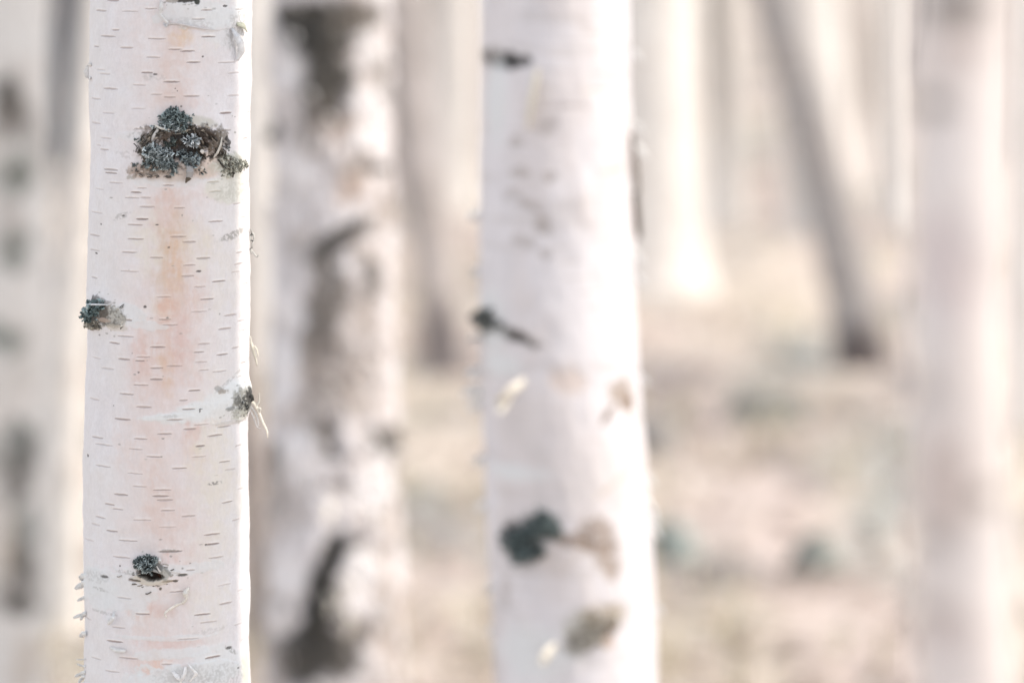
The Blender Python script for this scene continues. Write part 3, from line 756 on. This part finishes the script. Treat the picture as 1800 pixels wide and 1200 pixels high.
for (X, Y) in [(572, 895), (590, 1045), (602, 1082), (598, 1100), (575, 1060), (640, 905), (610, 1020)]:
    loose(T2, tree2, 'bark_flake', [(X + 6, Y - 16), (X + 10, Y - 4), (X + 6, Y + 12)], [14, 26, 14], [8, 26, 34], [62, 70, 64], (0.86, 0.83, 0.76), th=0.0003)
for _ in range(26):
    X, Y = random.uniform(500, 690), random.uniform(0, 1200)
    loose(T2, tree2, 'bark_flake', [(X, Y), (X + 8, Y + 4), (X + 14, Y + 14)], [6, 10, 4], [1, 8, 10], random.uniform(-60, 40), (0.7, 0.68, 0.66))
ac = Acc()
curl(ac, T2, [(492, 232), (484, 238), (476, 242)], [26, 22, 16], [2, 3, 3], 10, (0.07, 0.065, 0.06), th=0.006)
ac.build('broken_stub', MAT_SCAR, tree2)

# ================================================================== TREE 3: smooth birch, half in sunshine
T3 = Trunk(4.0, [(-40, 976, 131), (0, 976, 131), (250, 977, 133), (500, 979, 136), (700, 986, 141), (900, 1000, 144), (1050, 1008, 144), (1200, 1013, 143), (1260, 1015, 143)])
tree3 = thing('birch_tree', 'smooth blurred birch with sunlit right half and dark eye-shaped scars', 'birch tree', (T3.axis(0.0)[0], 4.0, 0), GROVE)
T3.grid(260, 700)
T3.birch_bark(8, base=(0.655, 0.635, 0.662), blot=(0.52, 0.49, 0.49), blot_amt=0.3, scale=0.8, relief=1.1, bands=0.25)
for i, (X, Y, rx, ry, an, col, al) in enumerate([
    (888, 106, 42, 14, 0.02, D1, 0.95), (895, 106, 24, 8, 0, (0.02, 0.02, 0.02), 0.9), (860, 100, 14, 16, 0, D3, 0.8), (905, 250, 14, 10, 0, D4, 0.5), (910, 305, 18, 9, 0, D4, 0.6), (967, 312, 12, 9, 0, D4, 0.5), (930, 360, 30, 8, 0.6, D4, 0.55), (953, 395, 18, 12, 0.7, D4, 0.6),
    (925, 425, 22, 10, 0, D4, 0.5), (960, 448, 12, 9, 0, D4, 0.5), (965, 225, 16, 20, 0, D4, 0.4), (900, 340, 20, 8, -0.5, D4, 0.4), (850, 560, 22, 14, 0.3, D1, 0.95), (875, 575, 22, 10, 0.5, D2, 0.85), (910, 590, 40, 7, 0.35, D3, 0.8), (848, 590, 14, 12, 0, D3, 0.7), (895, 582, 34, 10, 0.4, D2, 0.95),
    (1095, 692, 22, 24, 0, (0.24, 0.17, 0.115), 0.8), (1068, 730, 24, 6, -0.8, (0.16, 0.10, 0.065), 0.85), (1105, 710, 10, 12, 0, (0.16, 0.10, 0.06), 0.8), (1000, 670, 30, 26, 0, (0.62, 0.47, 0.37), 0.45), (1080, 850, 40, 5, -0.5, (0.5, 0.42, 0.34), 0.5),
    (955, 925, 32, 22, 0, (0.07, 0.09, 0.09), 0.95), (915, 962, 30, 26, 0, D1, 0.95), (905, 935, 22, 18, 0, D1, 0.9), (1000, 950, 60, 12, 0.25, (0.22, 0.16, 0.12), 0.85), (1050, 945, 34, 34, 0.3, (0.27, 0.205, 0.16), 0.8), (1070, 990, 20, 30, 0, (0.29, 0.22, 0.17), 0.75), (975, 985, 50, 22, 0, (0.52, 0.46, 0.43), 0.6),
    (1020, 1110, 30, 38, 0.3, (0.40, 0.39, 0.35), 0.85), (1062, 1088, 38, 24, -0.3, (0.34, 0.28, 0.20), 0.85), (1078, 1105, 22, 8, -0.7, (0.14, 0.095, 0.065), 0.85), (1010, 1140, 24, 10, 0, (0.25, 0.24, 0.21), 0.7), (1070, 1130, 12, 10, 0, (0.45, 0.29, 0.18), 0.6),
    (890, 1040, 8, 22, 0.2, D4, 0.5), (862, 1078, 8, 14, 0, D3, 0.8), (880, 1060, 14, 10, 0, (0.5, 0.48, 0.48), 0.5), (1080, 300, 24, 6, -0.1, (0.6, 0.52, 0.42), 0.6), (1055, 160, 30, 4, 0, (0.6, 0.54, 0.46), 0.5), (1060, 60, 30, 4, 0, (0.62, 0.56, 0.48), 0.4), (985, 190, 40, 4, 0, D4, 0.25)]):
    T3.patch(X, Y, rx, ry, col, al, soft=0.8, ang=an, wob=0.7, wscale=0.06, seed=300 + i, d=-0.8, breakup=0.0 if al > 0.9 else 0.33)
for i, (X, Y, rx, ry) in enumerate([(872, 180, 16, 70), (865, 560, 20, 50), (900, 830, 50, 14), (930, 1150, 60, 50), (880, 640, 30, 20)]):
    T3.patch(X, Y, rx, ry, FILM, 0.8, soft=1.0, wob=0.3, wscale=0.04, seed=350 + i, d=0.6)
for Y in range(20, 1200, 26):
    X = 1000 + 90 * math.sin(Y * 1.7)
    T3.patch(X, Y, random.uniform(16, 30), 2, (0.48, 0.43, 0.40), 0.5, soft=0.8, wob=0.2, seed=360 + Y)
T3.build(tree3)
lichen(T3, [(955, 925, 28, 20), (915, 950, 24, 26), (925, 965, 26, 20)], 420, 11, tree3, height=12, tips=(0.27, 0.33, 0.33), mid=(0.09, 0.12, 0.123))
T3LEFT = lichen(T3, [(852, 560, 16, 11), (868, 568, 12, 6)], 70, 11, tree3, height=9, tips=(0.28, 0.30, 0.28), mid=(0.11, 0.115, 0.108))
lichen(T3, [(1030, 1112, 30, 28), (1058, 1092, 24, 14)], 90, 10, tree3, height=3, tips=(0.58, 0.55, 0.49), mid=(0.42, 0.39, 0.34), base=(0.1, 0.1, 0.08))
loose(T3, tree3, 'bark_curl', [(1106, 235), (1108, 300), (1113, 360), (1125, 418)], [14, 22, 20, 8], [3, 6, 7, 5], -10, (0.13, 0.10, 0.08))  # dark brown strip curving down the right edge
loose(T3, tree3, 'bark_curl', [(945, 120), (943, 150), (938, 190), (932, 226)], [8, 15, 14, 7], [2, 9, 11, 6], -35, (0.80, 0.75, 0.64))
loose(T3, tree3, 'bark_curl', [(925, 668), (918, 684), (904, 700)], [14, 30, 12], [4, 26, 32], [62, 68, 64], (0.86, 0.82, 0.74))
loose(T3, tree3, 'bark_curl', [(905, 700), (902, 712), (906, 720)], [10, 20, 8], [6, 22, 28], [62, 68, 64], (0.86, 0.82, 0.74))
loose(T3, tree3, 'bark_curl', [(978, 1130), (970, 1145), (966, 1158)], [12, 26, 10], [4, 24, 28], [50, 60, 50], (0.86, 0.82, 0.74))
for (x, y, dx, dy, w) in [(840, 650, -20, 10, 18), (842, 680, -30, 14, 22), (846, 700, -20, 20, 20), (838, 590, -14, 6, 12), (846, 800, -12, 18, 16), (850, 880, -14, 16, 14), (838, 375, -14, 8, 14), (840, 470, -10, 14, 12), (1113, 90, 14, 18, 14), (1112, 215, 18, 22, 20), (1114, 250, 22, 30, 18),
                          (1116, 440, 14, 28, 18), (1118, 480, 18, 24, 14), (1140, 880, 14, 40, 18), (1146, 920, 14, 24, 12), (1140, 830, 10, 24, 10), (1128, 660, 10, 16, 12), (1152, 1060, 12, 20, 14), (866, 1030, -14, 10, 14), (868, 1100, -12, 14, 12)]:
    loose(T3, tree3, 'bark_curl', [(x - dx * 0.3, y), (x + dx * 0.3, y + dy * 0.4), (x + dx, y + dy)], [w * 0.6, w, w * 0.4], [1, 3, 3], random.uniform(-15, 15), (0.80, 0.80, 0.80))

# ================================================================== TREE A: left edge
TA = Trunk(6.8, [(-40, 12, 78), (0, 12, 78), (300, 8, 78), (600, 4, 80), (900, 0, 79), (1200, -6, 80), (1260, -7, 80)])
treeA = thing('birch_tree', 'blurred birch at the left edge with a column of grey-green blotches', 'birch tree', (TA.axis(0.0)[0], 6.8, 0), GROVE)
TA.grid(150, 420)
TA.birch_bark(14, base=(0.66, 0.64, 0.62), blot=(0.34, 0.33, 0.30), blot_amt=0.3, relief=2.0, bands=0.2)
for i, (X, Y, rx, ry, an, col, al) in enumerate([(18, 172, 26, 30, 0, D2, 0.9), (30, 220, 40, 26, 0.4, D3, 0.75), (35, 305, 36, 32, 0, (0.13, 0.14, 0.12), 0.85), (28, 440, 26, 28, 0, (0.15, 0.16, 0.14), 0.8), (10, 595, 34, 20, 0, (0.16, 0.18, 0.16), 0.8), (38, 780, 34, 30, 0, (0.13, 0.14, 0.13), 0.85),
                                                 (40, 840, 26, 40, 0, D2, 0.85), (44, 930, 24, 40, 0, (0.16, 0.17, 0.16), 0.8), (45, 1010, 26, 40, 0, D2, 0.85), (46, 1065, 28, 16, 0, D2, 0.85), (15, 380, 20, 26, 0, D4, 0.5), (50, 1160, 20, 40, 0, (0.4, 0.32, 0.25), 0.5), (12, 950, 16, 60, 0, (0.5, 0.42, 0.34), 0.5)]):
    TA.patch(X, Y, rx * 1.1, ry * 1.2, col, al, soft=0.9, ang=an + 0.3 * math.sin(i * 2.3), wob=0.95, wscale=0.035, seed=400 + i, d=-1.5)
TA.build(treeA)

# ================================================================== TREE G: right, far out of focus
YG = 1.45
TG = Trunk(YG, [(-40, 1696, 86), (0, 1696, 86), (300, 1690, 86), (600, 1684, 88), (900, 1690, 88), (1200, 1702, 92), (1260, 1704, 93)])
treeG = thing('birch_sapling', 'slim pale pinkish birch stem close to the camera at the right, far out of focus', 'birch tree', (TG.axis(0.0)[0], YG, 0))
TG.grid(150, 420, ztop=4.0)
TG.birch_bark(19, base=(0.69, 0.645, 0.635), blot=(0.5, 0.45, 0.44), blot_amt=0.2, relief=1.2, bands=0.15)
for i, (X, Y, rx, ry, col, al) in enumerate([(1680, 10, 40, 22, D3, 0.7), (1640, 185, 16, 14, D3, 0.7), (1690, 90, 30, 40, (0.66, 0.56, 0.52), 0.5), (1650, 460, 40, 60, (0.66, 0.57, 0.57), 0.5), (1660, 850, 34, 60, (0.60, 0.50, 0.46), 0.6), (1640, 945, 20, 14, D4, 0.5), (1640, 1080, 20, 14, D4, 0.5),
                                             (1730, 875, 16, 16, D3, 0.6), (1660, 1110, 30, 30, (0.64, 0.54, 0.51), 0.5), (1620, 690, 20, 20, D4, 0.4), (1700, 520, 26, 50, (0.64, 0.55, 0.54), 0.4)]):
    TG.patch(X, Y, rx * 1.35, ry * 1.35, np.array(col) * 0.85, min(1, al * 1.3), soft=0.9, wob=0.4, wscale=0.05, seed=450 + i, d=-0.8)
TG.build(treeG)


# ================================================================== trees of the middle distance, base in view
def distant(label, base_py, path, seed, dark=False, group='birch trees further back', name='birch_tree', **kw):
    yw = ground_y(base_py)
    T = Trunk(yw, path)
    o = thing(name, label, 'birch tree' if name == 'birch_tree' else 'tree', (T.axis(0.0)[0], yw, 0), group)
    T.grid(64, 150, ztop=kw.pop('ztop', 9.0))
    foot = kw.pop('foot', None)
    fcol = kw.pop('foot_col', (0.085, 0.07, 0.07))
    T.birch_bark(seed, **kw)
    if foot:
        T.patch(*foot, fcol, 0.95, soft=0.9, wob=0.3, wscale=0.04, seed=seed)
    T.build(o, MAT_FARBARK)
    return o


DARKB = dict(base=(0.13, 0.125, 0.13), blot=(0.05, 0.048, 0.05), blot_amt=0.4, relief=4, bands=0.1)
GREYB = dict(base=(0.47, 0.43, 0.42), blot=(0.20, 0.185, 0.18), blot_amt=0.4, relief=3, bands=0.2)
PALEB = dict(base=(0.72, 0.69, 0.66), blot=(0.40, 0.36, 0.33), blot_amt=0.15, relief=3, bands=0.15)
distant('dark blurred trunk beside the upper left edge of the sharp birch', 300, [(-40, 128, 42), (0, 128, 42), (150, 130, 42), (300, 134, 44)], 51, name='dark_trunk_tree', group=None, base=(0.095, 0.112, 0.135), blot=(0.045, 0.05, 0.058), blot_amt=0.3, relief=4, bands=0.1)
distant('pale sunlit trunk in the gap between the sharp birch and the rough birch', 690, [(-40, 452, 40), (0, 452, 40), (400, 455, 40), (700, 456, 42)], 52, **PALEB)
distant('slim grey trunk leaning right in the gap before the smooth birch', 672, [(-40, 708, 30), (0, 712, 32), (200, 732, 34), (450, 762, 36), (672, 786, 38)], 53, foot=(782, 610, 50, 80), foot_col=(0.17, 0.15, 0.15), **GREYB)
distant('pale trunk close to the left edge of the smooth birch', 362, [(-40, 800, 42), (0, 798, 42), (200, 795, 42), (362, 792, 44)], 54, **PALEB)
distant('thick pale sunlit trunk just right of the smooth birch', 500, [(-40, 1140, 90), (0, 1140, 90), (250, 1144, 91), (500, 1150, 92)], 55, **PALEB)
distant('dark grey trunk leaning right, its black foot in the middle of the ground', 645, [(-40, 1356, 44), (0, 1368, 44), (175, 1416, 45), (350, 1460, 46), (525, 1502, 48), (600, 1510, 47), (650, 1518, 48)], 56, group=None, name='dark_trunk_tree', foot=(1520, 625, 60, 55), base=(0.36, 0.34, 0.335), blot=(0.19, 0.18, 0.18), blot_amt=0.35, relief=4, bands=0.1)
distant('pale sunlit trunk just right of the dark leaning trunk', 415, [(-40, 1412, 62), (0, 1414, 62), (200, 1426, 62), (415, 1450, 64)], 57, **PALEB)
distant('pale pinkish trunk behind the left side of the out-of-focus birch', 380, [(-40, 1575, 36), (0, 1575, 36), (380, 1580, 38)], 58, **PALEB)
distant('pale trunk in the sliver right of the out-of-focus birch', 760, [(-40, 1800, 36), (0, 1800, 36), (400, 1798, 37), (760, 1796, 38)], 59, **PALEB)

distant('pale trunk leaning right behind the left edge of the sharp birch', 1120, [(-40, 176, 28), (0, 172, 28), (300, 146, 32), (600, 120, 34), (900, 110, 35), (1120, 104, 36)], 60, **PALEB)

distant('grey-brown trunk mostly hidden behind the right edge of the sharp birch', 1160, [(-40, 372, 26), (0, 376, 26), (600, 420, 26), (800, 440, 27), (1000, 453, 27), (1160, 460, 28)], 62, base=(0.30, 0.265, 0.25), blot=(0.14, 0.12, 0.11), blot_amt=0.4, relief=3, bands=0.2)

# the far wood
wr = random.Random(21)
protos = []
for i in range(46):
    y = 18 + 34 * (i / 45) ** 1.1 + wr.uniform(-1, 1)
    px = wr.uniform(-60, 1860)
    x = (px - 900) / F * y
    if not protos or len(protos) < 5:
        T = Trunk(0.0001, [(0, 0, 1), (1, 0, 1)])
        nz, nt = 40, 24
        z = np.linspace(-0.3, 10, nz)
        th = np.linspace(0, 2 * math.pi, nt, endpoint=False)
        Tm, Zm = np.meshgrid(th, z)
        s = len(protos)
        rr = 0.085 * (1 - 0.06 * Zm) * (1 + 0.4 * np.exp(-np.maximum(Zm, 0) / 0.1)) * (1 + 0.1 * (fbm(np.cos(Tm) * 2 + 5, Zm * 3, s) - 0.5))
        bx = 0.25 * (fbm(z * 0.25 + s * 9, z * 0, 70 + s) - 0.5) + z * wr.uniform(-0.03, 0.03)
        v = np.stack([bx[:, None] + rr * np.cos(Tm), rr * np.sin(Tm), Zm], -1).reshape(-1, 3)
        ii = np.arange(nz - 1)[:, None] * nt
        jj = np.arange(nt)[None, :]
        f = np.stack([ii + jj, ii + (jj + 1) % nt, ii + nt + (jj + 1) % nt, ii + nt + jj], -1).reshape(-1, 4)
        n = fbm(np.cos(Tm) * 2 + s * 5, Zm * 1.6, 80 + s)
        g = sstep(0.52, 0.68, n)[..., None]
        basec = np.array([(0.70, 0.67, 0.64), (0.66, 0.6, 0.57), (0.45, 0.40, 0.38), (0.72, 0.69, 0.66), (0.62, 0.56, 0.52)][s])
        colr = (basec * (1 - g) + np.array((0.25, 0.22, 0.2)) * g).reshape(-1, 3)
        o = thing('birch_tree', 'slim blurred birch trunk standing in the far wood', 'birch tree', (0, 0, 0), 'birch trees in the far wood')
        t = link_mesh('trunk', v, f, colr, MAT_FARBARK, o)
        protos.append((o, t))
    else:
        po, pt_ = wr.choice(protos)
        o = po.copy()
        C.objects.link(o)
        t = pt_.copy()
        C.objects.link(t)
        t.parent = o
    o.location = (x, y, 0)
    o.rotation_euler = (0, 0, wr.uniform(0, 6.28))
    sc = wr.uniform(0.8, 1.6)
    o.scale = (sc, sc, 1)

# one birch just outside the right of the frame: it keeps the sharp trunk in shade
S_AZ, S_EL = math.radians(-8), math.radians(44)          # sun: to the right, a little behind the trees
SUN = np.array([math.cos(S_AZ) * math.cos(S_EL), math.sin(S_AZ) * math.cos(S_EL), math.sin(S_EL)])
c1 = np.array([T1.axis(1.1)[0], Y1])
sd = np.array([math.cos(S_AZ), math.sin(S_AZ)])
pp = c1 + sd * 1.25 + np.array([sd[1], -sd[0]]) * 0.117
depth = pp[1] * CA + 0.4 * SA
TS = Trunk(pp[1], [(-40, 900 + pp[0] / depth * F, 305), (1260, 900 + pp[0] / depth * F, 305)])
treeS = thing('birch_tree', 'birch standing just outside the frame to the right', 'birch tree', (TS.axis(0.0)[0], pp[1], 0), GROVE)
TS.grid(80, 60)
TS.birch_bark(33)
TS.build(treeS)

def shade_birch(T, y, dist, perp, hw, seed, label):
    q = np.array([T.axis(1.1)[0], y]) + sd * dist + np.array([sd[1], -sd[0]]) * perp
    dq = q[1] * CA + 0.4 * SA
    t = Trunk(q[1], [(-40, 900 + q[0] / dq * F, hw / dq * F), (1260, 900 + q[0] / dq * F, hw / dq * F)])
    o = thing('birch_tree', label, 'birch tree', (t.axis(0.0)[0], q[1], 0), GROVE)
    t.grid(60, 60)
    t.birch_bark(seed)
    t.build(o)


shade_birch(TG, YG, 0.75, 0.082, 0.065, 35, 'unseen birch added outside the right of the frame to shade the slim near stem')  # added out of view, only to shade most of the near stem
shade_birch(TA, 6.8, 2.6, 0.03, 0.085, 36, 'unseen birch added outside the right of the frame to shade the left-edge birch')  # another unseen trunk, added to keep sun off the left-edge birch

# ================================================================== ground
gx = np.concatenate([np.linspace(-150, -12, 30)[:-1], np.linspace(-12, 12, 241), np.linspace(12, 150, 30)[1:]])
gy = np.concatenate([np.linspace(-20, 3, 12)[:-1], np.linspace(3, 26, 330), 26 + 420 * np.linspace(0, 1, 60)[1:] ** 2.2])
GX, GY = np.meshgrid(gx, gy)
near = sstep(80, 20, np.hypot(GX, GY))
GZ = ((fbm(GX * 0.9, GY * 0.9, 61) - 0.5) * 0.16 + (fbm(GX * 4, GY * 4, 62) - 0.5) * 0.07) * near - 0.01
v = np.stack([GX, GY, GZ], -1).reshape(-1, 3)
nt, nz = len(gx), len(gy)
ii = np.arange(nz - 1)[:, None] * nt
jj = np.arange(nt - 1)[None, :]
f = np.stack([ii + jj, ii + jj + 1, ii + nt + jj + 1, ii + nt + jj], -1).reshape(-1, 4)


def ground_material():
    m = bpy.data.materials.new('forest_floor')
    m.use_nodes = True
    N, L = m.node_tree.nodes, m.node_tree.links
    b = N['Principled BSDF']
    b.inputs['Roughness'].default_value = 0.9
    b.inputs['Specular IOR Level'].default_value = 0.1
    tc = N.new('ShaderNodeTexCoord')

    def noise(scale, detail=4, off=0):
        mp = N.new('ShaderNodeMapping')
        mp.inputs['Scale'].default_value = (1.0, 0.32 if scale < 10 else 1.0, 1.0)
        mp.inputs['Location'].default_value = (off, off * 1.7, 0)
        n = N.new('ShaderNodeTexNoise')
        n.inputs['Scale'].default_value = scale
        n.inputs['Detail'].default_value = detail
        L.new(tc.outputs['Object'], mp.inputs['Vector'])
        L.new(mp.outputs['Vector'], n.inputs['Vector'])
        return n.outputs['Fac']

    def ramp(fac, lo, hi):
        r = N.new('ShaderNodeMapRange')
        r.interpolation_type = 'SMOOTHSTEP'
        r.inputs['From Min'].default_value = lo
        r.inputs['From Max'].default_value = hi
        L.new(fac, r.inputs['Value'])
        return r.outputs['Result']

    def mix(fac, a, bcol):
        x = N.new('ShaderNodeMix')
        x.data_type = 'RGBA'
        L.new(fac, x.inputs['Factor'])
        if isinstance(a, tuple):
            x.inputs['A'].default_value = a + (1,)
        else:
            L.new(a, x.inputs['A'])
        x.inputs['B'].default_value = bcol + (1,)
        return x.outputs['Result']

    c = mix(ramp(noise(1.1), 0.4, 0.6), (0.56, 0.475, 0.44), (0.62, 0.55, 0.48))
    c = mix(ramp(noise(2.2, off=7), 0.50, 0.64), c, (0.35, 0.355, 0.335))
    c = mix(ramp(noise(2.6, off=13), 0.56, 0.66), c, (0.62, 0.555, 0.46))
    c = mix(ramp(noise(2.6, off=29), 0.52, 0.66), c, (0.28, 0.25, 0.245))
    c = mix(ramp(noise(28, 6, off=3), 0.5, 0.75), c, (0.36, 0.30, 0.27))
    L.new(c, b.inputs['Base Color'])
    bp = N.new('ShaderNodeBump')
    bp.inputs['Strength'].default_value = 0.6
    bp.inputs['Distance'].default_value = 0.02
    L.new(noise(40, 6, off=5), bp.inputs['Height'])
    L.new(bp.outputs['Normal'], b.inputs['Normal'])
    return m


g = link_mesh('ground', v, f, np.full((len(v), 3), 0.4), ground_material())
g['kind'] = 'structure'

# fallen leaves and dry grass
lv, lf, lc = [], [], []
gr = random.Random(9)


def gheight(x, y):
    i = min(max(np.searchsorted(gy, y) - 1, 0), nz - 2)
    j = min(max(np.searchsorted(gx, x) - 1, 0), nt - 2)
    return max(GZ[i, j], GZ[i + 1, j], GZ[i, j + 1], GZ[i + 1, j + 1])


for _ in range(9000):
    y = 6.6 + 16 * gr.random() ** 1.3
    x = gr.uniform(-1.25, 1.25) * y * 0.16
    z = gheight(x, y) + 0.004
    s = gr.uniform(0.014, 0.034)
    a, t = gr.random() * 6.28, gr.gauss(0, 0.5)
    u = Vector((math.cos(a), math.sin(a), t * 0.5)) * s
    w = Vector((-math.sin(a), math.cos(a), gr.gauss(0, 0.4))) * s * 0.7
    p = Vector((x, y, z + abs(t) * s * 0.6))
    b = len(lv)
    lv += [p - u, p + w * 0.8, p + u, p - w * 0.8]
    lf.append((b, b + 1, b + 2, b + 3))
    q = gr.choice([(0.50, 0.41, 0.36), (0.56, 0.49, 0.42), (0.38, 0.31, 0.27), (0.58, 0.54, 0.49), (0.30, 0.24, 0.21)])
    lc += [q] * 4
o = link_mesh('leaf_litter', [tuple(p) for p in lv], lf, lc, MAT_LITTER)
o['kind'] = 'stuff'; o['label'] = 'dry pale brown birch leaves lying over the forest floor'; o['category'] = 'leaf litter'
lv, lf, lc = [], [], []
for _ in range(1500):
    y = 7 + 18 * gr.random() ** 1.2
    x = gr.uniform(-1.25, 1.25) * y * 0.16
    if fbm(np.array([x * 1.2]), np.array([y * 1.2]), 77)[0] < 0.47:
        continue
    z = gheight(x, y)
    cc = gr.choice([(0.58, 0.52, 0.40), (0.53, 0.48, 0.38), (0.42, 0.40, 0.30), (0.62, 0.57, 0.46)])
    for _b in range(8):
        a = gr.random() * 6.28
        h, l = gr.uniform(0.05, 0.16), gr.uniform(0.02, 0.12)
        d = Vector((math.cos(a), math.sin(a), 0))
        s = Vector((-math.sin(a), math.cos(a), 0)) * 0.0022
        p0 = Vector((x, y, z - 0.01)) + d * 0.01
        p1 = p0 + d * l * 0.4 + Vector((0, 0, h * 0.7))
        p2 = p0 + d * l + Vector((0, 0, h * gr.uniform(0.5, 1.0)))
        b = len(lv)
        lv += [p0 - s, p0 + s, p1 + s, p1 - s, p2 + s * 0.3, p2 - s * 0.3]
        lf += [(b, b + 1, b + 2, b + 3), (b + 3, b + 2, b + 4, b + 5)]
        lc += [cc] * 6
o = link_mesh('dry_grass', [tuple(p) for p in lv], lf, lc, MAT_LITTER)
o['kind'] = 'stuff'; o['label'] = 'tufts of bleached dry grass between the birches'; o['category'] = 'grass'


def stone(px, py, w, h, col, label, seed, group=None):
    y = ground_y(py)
    dep = project(0, y, 0)[2]
    x = (px - 900) * dep / F
    rx, rz = w * 0.5 * dep / F, h * dep / F
    n1, n2 = 28, 16
    th = np.linspace(0, 2 * math.pi, n1, endpoint=False)
    ph = np.linspace(-0.5, math.pi / 2, n2)
    Tm, Pm = np.meshgrid(th, ph)
    k_ = 0.75 + 0.5 * fbm(np.cos(Tm) * np.cos(Pm) * 1.6 + seed, np.sin(Tm) * np.cos(Pm) * 1.6 + np.sin(Pm) * 1.3, seed)
    vx = np.cos(Tm) * np.cos(Pm) * rx * k_
    vy = np.sin(Tm) * np.cos(Pm) * rx * 0.8 * k_
    vz = np.sin(Pm) * rz * k_
    z0 = gheight(x, y) - 0.02
    v_ = np.stack([x + vx, y + vy, z0 + vz], -1).reshape(-1, 3)
    i_ = np.arange(n2 - 1)[:, None] * n1
    j_ = np.arange(n1)[None, :]
    f_ = np.stack([i_ + j_, i_ + (j_ + 1) % n1, i_ + n1 + (j_ + 1) % n1, i_ + n1 + j_], -1).reshape(-1, 4)
    t_ = thing('mossy_stone', label, 'stone', (x, y, z0), group)
    mm = fbm(np.cos(Tm) * 3 + seed, Pm * 3, seed + 4)
    mk = sstep(0.42, 0.58, mm)[..., None]
    cl = (np.array(col) * (1 - mk) + np.array(col) * 1.5 * mk).reshape(-1, 3)
    link_mesh('rock', v_, f_, cl, MAT_STONE, t_)


ST = 'mossy stones on the forest floor'
stone(1175, 955, 120, 75, (0.20, 0.225, 0.215), 'blue-green mossy stone against the lower right side of the smooth birch', 1, ST)
stone(1435, 985, 110, 80, (0.20, 0.21, 0.195), 'grey-green stone on the ground in the lower right, farthest right', 2, ST)
stone(1300, 1010, 150, 60, (0.24, 0.215, 0.21), 'low mauve-grey stone between the two greener stones', 3, ST)
stone(1345, 745, 150, 60, (0.22, 0.22, 0.20), 'grey stone in the middle of the ground, below the yellow grass', 4, ST)
stone(1150, 800, 110, 90, (0.26, 0.245, 0.235), 'grey stone touching the right edge of the smooth birch at mid height', 5, ST)

# ================================================================== light, camera
w = bpy.data.worlds.new('World')
bpy.context.scene.world = w
w.use_nodes = True
N, L = w.node_tree.nodes, w.node_tree.links
bg = N['Background']
sky = N.new('ShaderNodeTexSky')
sky.sky_type = 'NISHITA'
sky.sun_disc = False
sky.sun_elevation = S_EL
sky.sun_rotation = math.radians(90) - S_AZ
sky.air_density = 1.0
sky.dust_density = 0.6
sky.ozone_density = 1.0
hs = N.new('ShaderNodeHueSaturation')       # thin high haze: a paler sky
hs.inputs['Saturation'].default_value = 0.45
L.new(sky.outputs['Color'], hs.inputs['Color'])
gm = N.new('ShaderNodeGamma')              # the haze evens the sky out round the sun
gm.inputs['Gamma'].default_value = 0.5
mu = N.new('ShaderNodeVectorMath')
mu.operation = 'SCALE'
mu.inputs['Scale'].default_value = 2.2
L.new(hs.outputs['Color'], gm.inputs['Color'])
L.new(gm.outputs['Color'], mu.inputs[0])
L.new(mu.outputs['Vector'], bg.inputs['Color'])
bg.inputs['Strength'].default_value = 0.15

sl = bpy.data.lights.new('Sun', 'SUN')
sl.energy = 2.1
sl.angle = math.radians(0.5)
sl.color = (1.0, 0.895, 0.76)
so = bpy.data.objects.new('Sun', sl)
C.objects.link(so)
so.rotation_euler = Vector(-SUN).to_track_quat('-Z', 'Y').to_euler()

cam = bpy.data.cameras.new('Camera')
cam.lens = 135
cam.sensor_width = 36
cam.clip_start = 0.05
cam.clip_end = 2000
cam.dof.use_dof = True
cam.dof.focus_distance = 2.90 / CA - 0.05
cam.dof.aperture_fstop = 3.4
cam.dof.aperture_blades = 0
co = bpy.data.objects.new('Camera', cam)
C.objects.link(co)
co.location = (0, 0, ZC)
co.rotation_euler = (math.radians(90) - AL, 0, 0)
sc = bpy.context.scene
sc.camera = co
sc.view_settings.view_transform = 'Standard'
sc.view_settings.look = 'None'
sc.view_settings.exposure = 0.89
sc.view_settings.gamma = 1
sc.cycles.use_denoising = True
sc.cycles.max_bounces = 8
sc.cycles.diffuse_bounces = 5
